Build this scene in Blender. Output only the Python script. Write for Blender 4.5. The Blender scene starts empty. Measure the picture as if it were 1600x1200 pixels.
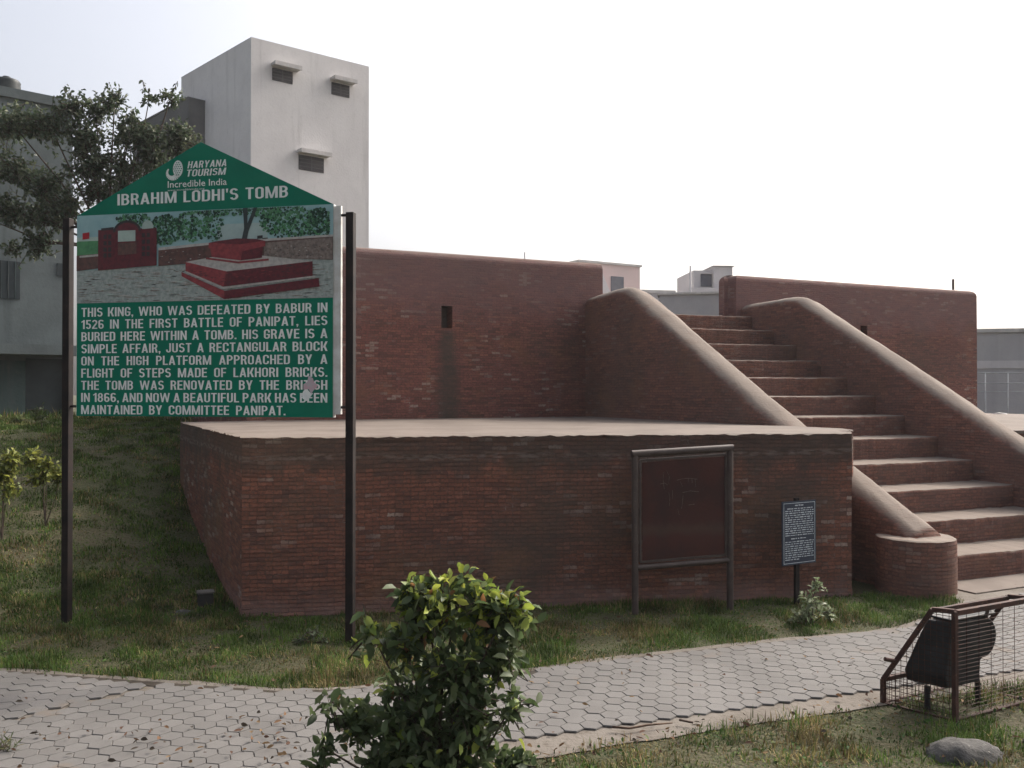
import bpy, bmesh, math, random
import numpy as np
from mathutils import Vector, Matrix, noise
R = math.radians
SC = bpy.context.scene
COL = SC.collection
rng = np.random.default_rng(7)
random.seed(7)

# ------------------------------------------------------------------ camera, sky, sun, exposure
cam_d = bpy.data.cameras.new('camera'); cam = bpy.data.objects.new('camera', cam_d); COL.objects.link(cam)
cam.location = (0, 0, 1.6); cam.rotation_euler = (R(90.49), 0, 0)
cam_d.sensor_width = 36; cam_d.lens = 31.5; cam_d.clip_start = .05; cam_d.clip_end = 2000
SC.camera = cam
SUN_AZ, SUN_EL = 50, 40            # azimuth from +Y towards +X
W = bpy.data.worlds.new('World'); SC.world = W; W.use_nodes = True
wn = W.node_tree; bg = wn.nodes['Background']
sky = wn.nodes.new('ShaderNodeTexSky'); sky.sky_type = 'NISHITA'; sky.sun_disc = False
sky.sun_elevation = R(SUN_EL); sky.sun_rotation = R(SUN_AZ); sky.air_density = .75; sky.dust_density = 9.0; sky.ozone_density = .6
hs = wn.nodes.new('ShaderNodeHueSaturation'); hs.inputs['Saturation'].default_value = .5
wn.links.new(sky.outputs[0], hs.inputs['Color']); wn.links.new(hs.outputs[0], bg.inputs[0]); bg.inputs[1].default_value = .15
sun_d = bpy.data.lights.new('sun', 'SUN'); sun = bpy.data.objects.new('sun', sun_d); COL.objects.link(sun)
sun_d.energy = 1.3; sun_d.angle = R(4); sun_d.color = (1, .93, .82)
sd = Vector((math.sin(R(SUN_AZ))*math.cos(R(SUN_EL)), math.cos(R(SUN_AZ))*math.cos(R(SUN_EL)), math.sin(R(SUN_EL))))
sun.rotation_euler = sd.to_track_quat('Z', 'Y').to_euler()
SC.view_settings.view_transform = 'Standard'; SC.view_settings.look = 'None'
SC.view_settings.exposure = 1.1; SC.view_settings.gamma = 1

# ------------------------------------------------------------------ helpers
def tag(o, label=None, cat=None, group=None, kind=None):
    if label: o['label'] = label
    if cat: o['category'] = cat
    if group: o['group'] = group
    if kind: o['kind'] = kind
    return o
def empty(name, loc, rz=0, label=None, cat=None, group=None):
    o = bpy.data.objects.new(name, None); COL.objects.link(o)
    o.location = loc; o.rotation_euler = (0, 0, rz); o.empty_display_size = .1
    return tag(o, label, cat, group)
def pix(px, d, py=None):
    """ground-plan X for a column of the photo at depth d (and Z for a row)"""
    X = (px-800)/1400*d
    return (X, d) if py is None else (X, d, 1.6-(py-612)*d/1400)

class MB:
    def __init__(s): s.v = []; s.f = []; s.m = []; s.uv = None
    def add(s, vs, fs, mi=0):
        b = len(s.v); s.v += [tuple(p) for p in vs]
        for f in fs: s.f.append(tuple(i+b for i in f)); s.m.append(mi)
    def box(s, x0, x1, y0, y1, z0, z1, mi=0):
        s.add([(x0,y0,z0),(x1,y0,z0),(x1,y1,z0),(x0,y1,z0),(x0,y0,z1),(x1,y0,z1),(x1,y1,z1),(x0,y1,z1)],
              [(0,3,2,1),(4,5,6,7),(0,1,5,4),(1,2,6,5),(2,3,7,6),(3,0,4,7)], mi)
    def prism(s, pts, z0, z1, mi=0, cap=True):
        n = len(pts)
        s.add([(p[0],p[1],z0) for p in pts]+[(p[0],p[1],z1) for p in pts],
              [(i,(i+1)%n,n+(i+1)%n,n+i) for i in range(n)]+([tuple(range(n,2*n)), tuple(reversed(range(n)))] if cap else []), mi)
    def tube(s, path, r, n=8, mi=0, square=False, caps=True):
        path = [Vector(p) for p in path]; k = len(path)
        rr = r if isinstance(r, (list, tuple)) else [r]*k
        vs = []; up0 = None
        for i, p in enumerate(path):
            d = (path[min(i+1,k-1)]-path[max(i-1,0)]).normalized()
            if up0 is None:
                up0 = Vector((0,0,1)) if abs(d.z) < .9 else Vector((0,1,0))
            a = d.cross(up0)
            if a.length < 1e-4: a = d.cross(Vector((1,0,0)))
            a.normalize(); b = d.cross(a).normalized()
            for j in range(n):
                t = 2*math.pi*(j+(.5 if square else 0))/n
                q = rr[i]*(1.414 if square else 1)
                vs.append(p+a*math.cos(t)*q+b*math.sin(t)*q)
        fs = [(i*n+j, i*n+(j+1)%n, (i+1)*n+(j+1)%n, (i+1)*n+j) for i in range(k-1) for j in range(n)]
        if caps: fs += [tuple(reversed(range(n))), tuple(range((k-1)*n, k*n))]
        s.add(vs, fs, mi)
    def build(s, name, mats, parent=None, smooth=False, uv=True, recalc=True, loc=None):
        me = bpy.data.meshes.new(name); me.from_pydata(s.v, [], s.f)
        return finish(me, name, mats, parent, smooth, uv, recalc, s.m, loc)

def boxuv(me):
    if not me.uv_layers: me.uv_layers.new(name='UVMap')
    uvl = me.uv_layers[0].data
    for p in me.polygons:
        n = p.normal
        for li in p.loop_indices:
            c = me.vertices[me.loops[li].vertex_index].co
            if abs(n.z) > .75: uvl[li].uv = (c.x, c.y)
            elif abs(n.y) >= abs(n.x): uvl[li].uv = (c.x, c.z)
            else: uvl[li].uv = (c.y+3.3, c.z)
def finish(me, name, mats, parent=None, smooth=False, uv=True, recalc=True, mi=None, loc=None):
    if not isinstance(mats, (list, tuple)): mats = [mats]
    for m in mats: me.materials.append(m)
    if mi is not None and len(mats) > 1: me.polygons.foreach_set('material_index', mi)
    if recalc:
        bm = bmesh.new(); bm.from_mesh(me); bmesh.ops.recalc_face_normals(bm, faces=bm.faces); bm.to_mesh(me); bm.free()
    if smooth: me.shade_smooth()
    me.update()
    if uv: boxuv(me)
    o = bpy.data.objects.new(name, me); COL.objects.link(o)
    if parent: o.parent = parent
    if loc: o.location = loc
    return o
def bev(o, w, seg=2, ang=40):
    m = o.modifiers.new('bevel', 'BEVEL'); m.width = w; m.segments = seg; m.limit_method = 'ANGLE'; m.angle_limit = R(ang)
    return o
def bulk(name, V, F, mats, parent=None, col=None, smooth=False):
    """big mesh from numpy: V (n,3), F (m,k) all k-gons, col (n,3) vertex colours"""
    me = bpy.data.meshes.new(name); k = F.shape[1]
    me.vertices.add(len(V)); me.vertices.foreach_set('co', V.astype(np.float32).ravel())
    me.loops.add(F.size); me.loops.foreach_set('vertex_index', F.astype(np.int32).ravel())
    me.polygons.add(len(F)); me.polygons.foreach_set('loop_start', np.arange(0, F.size, k, dtype=np.int32))
    me.update(calc_edges=True); me.validate()
    if col is not None:
        a = me.color_attributes.new('col', 'FLOAT_COLOR', 'POINT')
        a.data.foreach_set('color', np.c_[col, np.ones(len(col))].astype(np.float32).ravel())
    return finish(me, name, mats, parent, smooth, False, False)

# ------------------------------------------------------------------ material helpers
class NT:
    def __init__(s, name):
        s.mat = bpy.data.materials.new(name); s.mat.use_nodes = True; s.t = s.mat.node_tree
        s.p = s.t.nodes['Principled BSDF']
    def n(s, typ, **kw):
        nd = s.t.nodes.new('ShaderNode'+typ)
        for k, v in kw.items():
            if isinstance(k, str) and hasattr(nd, k) and k not in ('Scale',): setattr(nd, k, v)
            else: s.set(nd, k, v)
        return nd
    def set(s, nd, k, v):
        i = nd.inputs[k]
        if hasattr(v, 'is_output') or isinstance(v, bpy.types.NodeSocket): s.t.links.new(v, i)
        else: i.default_value = v
    def math(s, op, a, b=0, c=None, clamp=False):
        nd = s.t.nodes.new('ShaderNodeMath'); nd.operation = op; nd.use_clamp = clamp
        s.set(nd, 0, a); s.set(nd, 1, b)
        if c is not None: s.set(nd, 2, c)
        return nd.outputs[0]
    def mix(s, f, a, b, blend='MIX'):
        nd = s.t.nodes.new('ShaderNodeMix'); nd.data_type = 'RGBA'; nd.blend_type = blend
        s.set(nd, 0, f)
        for i, v in ((6, a), (7, b)):
            if isinstance(v, tuple) and len(v) == 3: v = (*v, 1)
            s.set(nd, i, v)
        return nd.outputs[2]
    def noise(s, vec, scale, detail=4, rough=.55, out=0):
        nd = s.t.nodes.new('ShaderNodeTexNoise'); s.set(nd, 'Vector', vec)
        nd.inputs['Scale'].default_value = scale; nd.inputs['Detail'].default_value = detail; nd.inputs['Roughness'].default_value = rough
        return nd.outputs[out]
    def ramp(s, f, lo, hi):
        nd = s.t.nodes.new('ShaderNodeMapRange'); nd.interpolation_type = 'SMOOTHSTEP'
        s.set(nd, 0, f); s.set(nd, 1, lo); s.set(nd, 2, hi)
        return nd.outputs[0]
    def out(s, color, rough=.9, bump=None, bs=.3, bd=.01, spec=.2, metal=0):
        p = s.p
        if isinstance(color, tuple) and len(color) == 3: color = (*color, 1)
        s.set(p, 'Base Color', color); s.set(p, 'Roughness', rough); p.inputs['Specular IOR Level'].default_value = spec
        p.inputs['Metallic'].default_value = metal
        if bump is not None:
            b = s.t.nodes.new('ShaderNodeBump'); b.inputs['Strength'].default_value = bs; b.inputs['Distance'].default_value = bd
            s.set(b, 'Height', bump); s.t.links.new(b.outputs[0], p.inputs['Normal'])
        return s.mat
    @property
    def obj(s): return s.n('TexCoord').outputs['Object']
    @property
    def uv(s): return s.n('TexCoord').outputs['UV']
    @property
    def pos(s): return s.n('NewGeometry').outputs['Position']
    def sep(s, v):
        nd = s.n('SeparateXYZ'); s.set(nd, 0, v); return nd.outputs

def rough_mat(name, c1, c2, scale=6, rough=.9, bump=.2, spec=.2, metal=0, speck=None, bd=.004):
    t = NT(name); v = t.obj
    f = t.ramp(t.noise(v, scale, 6, .6), .35, .68)
    c = t.mix(f, c1, c2)
    if speck: c = t.mix(t.ramp(t.noise(v, scale*5, 3), .62, .72), c, speck)
    return t.out(c, rough, t.noise(v, scale*8, 4), bump, bd, spec, metal)

def brick_mat(name, cA=(.245,.098,.062), cB=(.135,.062,.046), mortar=(.075,.05,.042), dust=(.2,.165,.14), green=.55, pale=.5, stain=None,
              row=.030, bw=.108, dlo=.42, dhi=.95, dustamt=1.0, edge=None, topdust=None, veil=None, salt=None):
    t = NT(name); uv = t.uv
    # courses wander a little
    wob = t.noise(uv, 2.2, 3, .5, 1)
    va = t.n('VectorMath', operation='SUBTRACT'); t.set(va, 0, wob); va.inputs[1].default_value = (.5, .5, .5)
    vs = t.n('VectorMath', operation='SCALE'); t.t.links.new(va.outputs[0], vs.inputs[0]); vs.inputs['Scale'].default_value = .035
    wob2 = t.noise(uv, 55, 4, .65, 1)
    vb = t.n('VectorMath', operation='SUBTRACT'); t.set(vb, 0, wob2); vb.inputs[1].default_value = (.5, .5, .5)
    vt = t.n('VectorMath', operation='SCALE'); t.t.links.new(vb.outputs[0], vt.inputs[0]); vt.inputs['Scale'].default_value = .026
    v1 = t.n('VectorMath', operation='ADD'); t.set(v1, 0, uv); t.t.links.new(vs.outputs[0], v1.inputs[1])
    v2 = t.n('VectorMath', operation='ADD'); t.t.links.new(v1.outputs[0], v2.inputs[0]); t.t.links.new(vt.outputs[0], v2.inputs[1])
    bt = t.n('TexBrick'); t.t.links.new(v2.outputs[0], bt.inputs['Vector'])
    bt.offset = .47; bt.squash = 1.0
    bt.inputs['Scale'].default_value = 1; bt.inputs['Brick Width'].default_value = bw; bt.inputs['Row Height'].default_value = row
    bt.inputs['Mortar Size'].default_value = .0042; bt.inputs['Mortar Smooth'].default_value = .6; bt.inputs['Bias'].default_value = -.1
    bt.inputs['Color1'].default_value = (*cA, 1); bt.inputs['Color2'].default_value = (*cB, 1); bt.inputs['Mortar'].default_value = (*mortar, 1)
    fac = bt.outputs['Fac']
    sv = t.sep(v2.outputs[0])
    rowi = t.math('FLOOR', t.math('DIVIDE', sv[1], row))
    odd = t.math('FLOORED_MODULO', rowi, 2)
    coli = t.math('FLOOR', t.math('ADD', t.math('DIVIDE', sv[0], bw), t.math('MULTIPLY', odd, .47)))
    cell = t.n('CombineXYZ'); t.set(cell, 0, coli); t.set(cell, 1, rowi)
    wn_ = t.n('TexWhiteNoise', noise_dimensions='2D'); t.set(wn_, 'Vector', cell.outputs[0]); rv = wn_.outputs[0]; rv2 = t.sep(wn_.outputs[1])[1]
    c = t.mix(t.math('MULTIPLY_ADD', rv, .7, .15), cA, cB)
    c = t.mix(t.math('MULTIPLY', t.ramp(rv2, .72, .98), .5), c, (.34, .14, .09)); c = t.mix(t.math('MULTIPLY', t.ramp(rv2, .30, .02), .55), c, (.075, .045, .042))
    nv = rv
    # worn faces: blotches smaller than a brick
    c = t.mix(t.math('MULTIPLY', t.ramp(t.noise(uv, 40, 5, .7), .42, .66), .6), c, (.095, .058, .05))
    mp9 = t.n('Mapping'); t.set(mp9, 0, uv); mp9.inputs['Scale'].default_value = (14, 44, 14)
    c = t.mix(t.math('MULTIPLY', t.ramp(t.noise(mp9.outputs[0], 1, 4, .65), .54, .72), .55), c, (.33, .17, .115))
    mp8 = t.n('Mapping'); t.set(mp8, 0, uv); mp8.inputs['Scale'].default_value = (16, 52, 16); mp8.inputs['Location'].default_value = (5.1, 2.2, 0)
    c = t.mix(t.math('MULTIPLY', t.ramp(t.noise(mp8.outputs[0], 1, 4, .6), .60, .72), .55), c, (.045, .03, .028))
    zone = t.ramp(t.noise(uv, 1.1, 4, .6), .44, .62)
    c = t.mix(t.math('MULTIPLY', t.math('MULTIPLY', t.ramp(rv, .84, .93), zone), pale), c, (.36, .27, .22))
    mcol = t.mix(t.math('MULTIPLY', t.ramp(t.noise(uv, 5, 4, .65), .52, .7), t.math('MULTIPLY', zone, pale*1.4)), mortar, (.40, .32, .27))
    c = t.mix(t.math('MULTIPLY', fac, t.math('MULTIPLY_ADD', t.noise(uv, 16, 3, .6), .9, .15, clamp=True)), c, mcol)
    # big weathering: darker grey-green and ochre drifts
    n1 = t.noise(t.obj, .8, 5, .6)
    c = t.mix(t.math('MULTIPLY', t.ramp(n1, .46, .68), green), c, (.075, .068, .055))
    n2 = t.noise(t.obj, 1.7, 4, .6)
    c = t.mix(t.math('MULTIPLY', t.ramp(n2, .52, .72), .3), c, (.25, .125, .06))
    fine = t.noise(t.obj, 45, 4, .65)
    c = t.mix(t.math('MULTIPLY', t.ramp(fine, .35, .7), .35), c, (.10, .06, .05))
    if veil: c = t.mix(t.math('MULTIPLY_ADD', t.ramp(t.noise(t.obj, 2.4, 5, .65), .3, .7), .25, veil), c, (.165, .105, .092))
    if salt:
        k = t.ramp(t.math('ADD', t.sep(uv)[1], t.math('MULTIPLY_ADD', t.noise(uv, 4, 5, .65), .5, -.25)), salt, salt-.3)
        c = t.mix(t.math('MULTIPLY', k, .42), c, (.23, .165, .15))
        row_ = t.ramp(t.math('ABSOLUTE', t.math('SUBTRACT', t.math('ADD', t.sep(uv)[1], t.math('MULTIPLY_ADD', t.noise(uv, 1.5, 2), .06, -.03)), 1.125)), .030, .012)
        c = t.mix(t.math('MULTIPLY', t.math('MULTIPLY', row_, t.ramp(t.noise(mp9.outputs[0], .8, 3), .42, .6)), .6), c, (.34, .26, .215))
    if topdust:   # greyer, dustier upper courses
        k = t.ramp(t.math('ADD', t.sep(uv)[1], t.math('MULTIPLY_ADD', t.noise(uv, 1.6, 5, .65), 1.0, -.5)), topdust-.35, topdust+.45)
        c = t.mix(t.math('MULTIPLY', k, .55), c, (.20, .13, .128))
    if stain:     # water stains below the drain slots, (u centre, v top, half width)
        sx = t.sep(uv)
        for (u0, v0, hw, amt) in stain:
            wv = t.math('MULTIPLY_ADD', t.noise(uv, 3.0, 3), .14, -.07)
            du = t.math('ABSOLUTE', t.math('ADD', t.math('SUBTRACT', sx[0], u0), wv))
            spread = t.math('MULTIPLY_ADD', t.math('SUBTRACT', v0, sx[1]), .055, hw)
            inside = t.math('SUBTRACT', 1, t.ramp(du, t.math('MULTIPLY', spread, .3), t.math('MULTIPLY', spread, 1.5)))
            below = t.ramp(t.math('SUBTRACT', v0, sx[1]), -.02, .1)
            k = t.math('MULTIPLY', t.math('MULTIPLY', inside, below), amt)
            c = t.mix(k, c, (.062, .06, .05))
    if edge:      # uneven darker band below a ledge at height v=edge
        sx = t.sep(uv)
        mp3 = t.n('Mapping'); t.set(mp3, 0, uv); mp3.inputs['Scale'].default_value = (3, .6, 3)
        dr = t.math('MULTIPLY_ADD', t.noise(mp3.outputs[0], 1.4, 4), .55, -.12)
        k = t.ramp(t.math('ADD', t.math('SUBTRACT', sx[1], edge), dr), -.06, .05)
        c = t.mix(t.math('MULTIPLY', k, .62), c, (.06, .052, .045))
    # lime plaster and dust on upward faces; skylight brightness painted in with them
    nz = t.sep(t.n('NewGeometry').outputs['Normal'])[2]
    nzz = t.math('ADD', nz, t.math('ADD', t.math('MULTIPLY_ADD', t.noise(t.obj, 9, 5, .65), .55, -.275), t.math('MULTIPLY_ADD', t.noise(t.obj, 2.6, 3, .6), .5, -.25)))
    dcol = t.mix(t.noise(t.obj, 3, 5), dust, (dust[0]*.72, dust[1]*.68, dust[2]*.66))
    dcol = t.mix(t.math('MULTIPLY', t.ramp(fine, .55, .75), .4), dcol, (.2, .15, .125))
    df = t.math('MULTIPLY', t.ramp(nzz, dlo, dhi), dustamt)
    c = t.mix(df, c, dcol)
    h = t.math('ADD', t.math('MULTIPLY', t.math('MULTIPLY', fac, -1), t.math('SUBTRACT', 1, df)), t.math('MULTIPLY', fine, .9))
    h = t.math('ADD', h, t.math('MULTIPLY', nv, .8))
    return t.out(c, .92, h, .85, .008, .12)

def col_mat(name, rough=.55, trans=.25, spec=.3):
    t = NT(name); a = t.n('VertexColor', layer_name='col').outputs[0]
    t.out(a, rough, spec=spec)
    if trans:
        tr = t.n('BsdfTranslucent'); t.t.links.new(a, tr.inputs[0])
        mx = t.n('MixShader'); mx.inputs[0].default_value = trans
        t.t.links.new(t.p.outputs[0], mx.inputs[1]); t.t.links.new(tr.outputs[0], mx.inputs[2])
        t.t.links.new(mx.outputs[0], t.t.nodes['Material Output'].inputs[0])
    return t.mat

WL = 4.573   # length of the parapet wall left of the stair head
M = {}
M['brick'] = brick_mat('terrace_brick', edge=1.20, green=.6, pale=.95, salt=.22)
M['brick_plinth'] = brick_mat('plinth_brick', cA=(.25,.098,.078), cB=(.16,.07,.06), pale=.75, stain=[(2.39, 2.38, .10, .68)], green=.4, dust=(.2,.15,.135), topdust=2.6)
M['brick_stair'] = brick_mat('stair_brick', cA=(.235,.105,.075), cB=(.16,.08,.062), mortar=(.08,.057,.047), green=.35, pale=.3, dust=(.22,.186,.16), veil=.04, dlo=.38, dhi=.85)
M['cement'] = rough_mat('cement_screed', (.16,.132,.113), (.125,.102,.087), 2.2, .93, .35, speck=(.10,.08,.068))
M['iron_dark'] = rough_mat('dark_painted_iron', (.009,.007,.007), (.02,.013,.011), 9, .7, .15, .2, speck=(.035,.02,.015))
M['rust'] = rough_mat('rusty_iron', (.06,.027,.02), (.032,.018,.015), 14, .8, .3, .25, speck=(.14,.06,.03))
M['pipe'] = rough_mat('rust_brown_pipe', (.065,.047,.04), (.045,.03,.026), 12, .55, .2, .35, speck=(.10,.07,.055))
M['white_edge'] = rough_mat('dirty_white_sheet', (.62,.62,.60), (.48,.46,.43), 9, .6, .1)
M['green_sheet'] = rough_mat('green_vinyl', (.003,.165,.10), (.003,.14,.086), 3, .55, .03, .12)
M['letters'] = rough_mat('printed_white', (.72,.76,.73), (.62,.66,.64), 14, .6, .02)
M['paver'] = None

# ------------------------------------------------------------------ terrain
def sstep(a, b, x):
    t = np.clip((x-a)/(b-a), 0, 1); return t*t*(3-2*t)
def ground_z(X, Y):
    X = np.asarray(X, float); Y = np.asarray(Y, float)
    # distance beyond the terrace's front corner, measured back along its left face
    q = (X+1.914)*-.452+(Y-6.35)*.892
    left = sstep(-1.2, -2.6, X+ (Y-6.35)*.35)
    rise = np.interp(q, [-.2, .3, 1.43, 2.64, 3.6, 6, 9, 14, 30], [0, .02, .19, .43, .68, 1.06, 1.18, 1.0, .6])
    bumps = .02*np.sin(X*2.3+Y*1.1)*np.sin(Y*1.7-X*.6)
    far = sstep(30, 60, Y)*.3
    return rise*left+bumps*sstep(6.2, 8, Y)*left+far*0
def lines(segs):
    out = []
    for a, b, n in segs: out += list(np.linspace(a, b, n, endpoint=False))
    return np.array(out+[segs[-1][1]])
gx = lines([(-150, -60, 6), (-60, -14, 20), (-14, -1, 80), (-1, 9, 25), (9, 60, 20), (60, 150, 6)])
gy = lines([(-60, -5, 8), (-5, 3, 10), (3, 16, 90), (16, 60, 30), (60, 240, 10)])
GX, GY = np.meshgrid(gx, gy); GZ = ground_z(GX, GY)
nx, ny = len(gx), len(gy)
idx = np.arange(nx*ny).reshape(ny, nx)
F = np.stack([idx[:-1,:-1], idx[:-1,1:], idx[1:,1:], idx[1:,:-1]], -1).reshape(-1, 4)
t = NT('soil_and_turf'); v = t.pos
c = t.mix(t.ramp(t.noise(v, 1.1, 6, .6), .38, .62), (.036,.044,.017), (.052,.045,.025))
c = t.mix(t.ramp(t.noise(v, 14, 4, .6), .45, .7), c, (.035,.045,.018))
c = t.mix(t.ramp(t.noise(v, 4, 5, .7), .62, .76), c, (.09,.07,.045))
c = t.mix(t.math('MULTIPLY', t.ramp(t.noise(v, 70, 4, .7), .46, .62), .75), c, (.105,.09,.052)); c = t.mix(t.math('MULTIPLY', t.ramp(t.noise(v, 55, 3, .7), .5, .3), .5), c, (.018,.022,.01))
M['turf'] = t.out(c, .95, t.noise(v, 30, 5), .8, .03)
g = bulk('ground', np.stack([GX.ravel(), GY.ravel(), GZ.ravel()], 1), F, M['turf'], smooth=True); tag(g, kind='structure')

# ------------------------------------------------------------------ paved path
FAR = [(-9,6.5),(-2.97,5.20),(-1.21,4.83),(-.91,4.86),(0,5.14),(.78,5.46),(1.65,5.77),(2.58,6.06),(3.05,6.45),(3.42,6.85)]
NEAR = [(-9,5.2),(-3.2,3.75),(-2.3,3.42),(-1.25,3.2),(-.6,3.45),(0,3.85),(.586,4.12),(1.24,4.34),(1.785,4.54),(3.0,4.98),(9,7.2)]
PATH = FAR+[(3.5,7.6),(5.2,8.6),(10,10.9),(10,7.55)]+NEAR[::-1][1:]
def inpoly(x, y, P):
    x = np.asarray(x, float); y = np.asarray(y, float); r = np.zeros(x.shape, bool); n = len(P)
    for i in range(n):
        (x0,y0),(x1,y1) = P[i], P[(i+1)%n]
        cnd = ((y0 > y) != (y1 > y))
        with np.errstate(divide='ignore', invalid='ignore'):
            xi = (x1-x0)*(y-y0)/((y1-y0) if y1 != y0 else 1e-9)+x0
        r ^= cnd & (x < xi)
    return r
def distline(x, y, L):
    x = np.asarray(x, float); y = np.asarray(y, float); d = np.full(x.shape, 1e9)
    for (x0,y0),(x1,y1) in zip(L[:-1], L[1:]):
        dx, dy = x1-x0, y1-y0; tt = np.clip(((x-x0)*dx+(y-y0)*dy)/(dx*dx+dy*dy), 0, 1)
        d = np.minimum(d, np.hypot(x-x0-tt*dx, y-y0-tt*dy))
    return d
PW2 = []
for a, b in zip(PATH, PATH[1:]+PATH[:1]):
    L = math.hypot(b[0]-a[0], b[1]-a[1]); k = max(1, int(L/.04)); nx_, ny_ = (b[1]-a[1])/L, -(b[0]-a[0])/L
    for j in range(k):
        x, y = a[0]+(b[0]-a[0])*j/k, a[1]+(b[1]-a[1])*j/k; e = .028*noise.noise(Vector((x*3, y*3, .5)))+.016*noise.noise(Vector((x*13, y*13, 2)))
        PW2.append((x+nx_*e, y+ny_*e))
mb = MB(); mb.add([(p[0], p[1], .006) for p in PW2], [tuple(range(len(PW2)))])
t = NT('path_cement'); v = t.pos
c = t.mix(t.ramp(t.noise(v, 3, 6, .65), .4, .65), (.15,.132,.114), (.115,.098,.082))
c = t.mix(t.ramp(t.noise(v, 22, 5, .7), .5, .75), c, (.075,.06,.046))
M['path_cement'] = t.out(c, .95, t.noise(v, 60, 4), .5, .01)
o = mb.build('path', M['path_cement']); tag(o, kind='structure')
def inset(L, dd):
    r = []
    for i, p in enumerate(L):
        a = Vector(L[max(i-1, 0)]); b = Vector(L[min(i+1, len(L)-1)]); n_ = Vector(((b-a).y, -(b-a).x)).normalized(); r.append((p[0]+n_.x*dd, p[1]+n_.y*dd))
    return r
F2 = [FAR[i] for i in range(len(FAR))]
mb = MB(); a_, b_ = inset(F2, .062), inset(F2, .125)
mb.add([(p[0], p[1], .0105) for p in a_]+[(p[0], p[1], .0105) for p in b_], [(i, len(a_)+i, len(a_)+i+1, i+1) for i in range(len(a_)-1)])
o = mb.build('path_joint', rough_mat('damp_soil_joint', (.030,.024,.019), (.05,.04,.03), 30), None, recalc=False); tag(o, kind='structure')
# hexagonal pavers, bedded with tiny tilts
pw, ang = .099, R(19.5)
ca, sa = math.cos(ang), math.sin(ang)
def hexes(ang, keep, seed):
    r_ = np.random.default_rng(seed); ca, sa = math.cos(ang), math.sin(ang)
    ii, jj = np.meshgrid(np.arange(-120, 140), np.arange(-66, 88))
    U = (ii+.5*(jj % 2))*pw; Vv = jj*pw*.866
    X = U*ca-Vv*sa; Y = 4.6+U*sa+Vv*ca
    k = inpoly(X, Y, PATH) & (distline(X, Y, FAR) > .085) & (distline(X, Y, NEAR) > .19) & keep(X, Y)
    X, Y = X[k], Y[k]; n = len(X)
    tone = r_.normal(0, 1, n)
    a6 = np.arange(6)*math.pi/3+math.pi/6+ang
    V = []; 
    tilt = r_.normal(0, .007, (n, 2)); zz = .016+r_.normal(0, .0008, n)
    for rad, dz in ((pw*.5774*.985, -.006), (pw*.5774*.935, 0)):
        px = X[:,None]+np.cos(a6)*rad; py = Y[:,None]+np.sin(a6)*rad
        pz = zz[:,None]+dz+tilt[:,:1]*np.cos(a6)*rad+tilt[:,1:]*np.sin(a6)*rad
        V.append(np.stack([px, py, pz], -1))
    V = np.concatenate(V, 1).reshape(-1, 3)
    return V, n, np.repeat(tone, 12)
seam = lambda X, Y: (X-(-1.92))*(4.32-4.89)-(Y-4.89)*(-2.47+1.92)
V1, n1, t1 = hexes(R(19.5), lambda X, Y: ((X > -1.2) | (seam(X, Y) < -.03)) & ~((X > 3.0) & (Y > 6.55+ (X-3.0)*.4663)), 1)
V2, n2, t2 = hexes(R(-14), lambda X, Y: (X <= -1.2) & (seam(X, Y) > .03), 2)
V = np.concatenate([V1, V2]); n = n1+n2; tone = np.concatenate([t1, t2])
top = np.arange(n)[:,None]*12+np.arange(6, 12)[None]
side = np.concatenate([np.stack([np.arange(n)*12+a, np.arange(n)*12+(a+1)%6, np.arange(n)*12+6+(a+1)%6, np.arange(n)*12+6+a], 1) for a in range(6)])
t = NT('grey_paver'); v = t.pos
a = t.sep(t.n('VertexColor', layer_name='col').outputs[0])[0]
c = t.mix(t.ramp(t.noise(v, 1.6, 5, .6), .35, .65), (.139,.132,.126), (.113,.107,.102))
c = t.mix(t.math('MULTIPLY', t.ramp(a, .45, 1.0), .32), c, (.172,.162,.153)); c = t.mix(t.math('MULTIPLY', t.ramp(a, .5, 0), .32), c, (.10,.091,.085))
c = t.mix(t.math('MULTIPLY', t.ramp(t.noise(v, 2.3, 4, .7), .58, .72), .6), c, (.14,.108,.082))
c = t.mix(t.math('MULTIPLY', t.ramp(t.noise(v, 90, 3), .5, .75), .4), c, (.11,.10,.092))
M['paver'] = t.out(c, .88, t.noise(v, 120, 4), .35, .004)
me = bpy.data.meshes.new('paving_blocks')
faces = [tuple(x) for x in top.tolist()]+[tuple(x) for x in side.tolist()]
me.from_pydata(V.tolist(), [], faces)
ca_ = me.color_attributes.new('col', 'FLOAT_COLOR', 'POINT')
tn = np.clip(.5+.2*tone, 0, 1); ca_.data.foreach_set('color', np.c_[tn, tn, tn, np.ones(len(tn))].astype(np.float32).ravel())
o = finish(me, 'paving', M['paver'], uv=False, recalc=False); tag(o, kind='structure')

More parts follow.
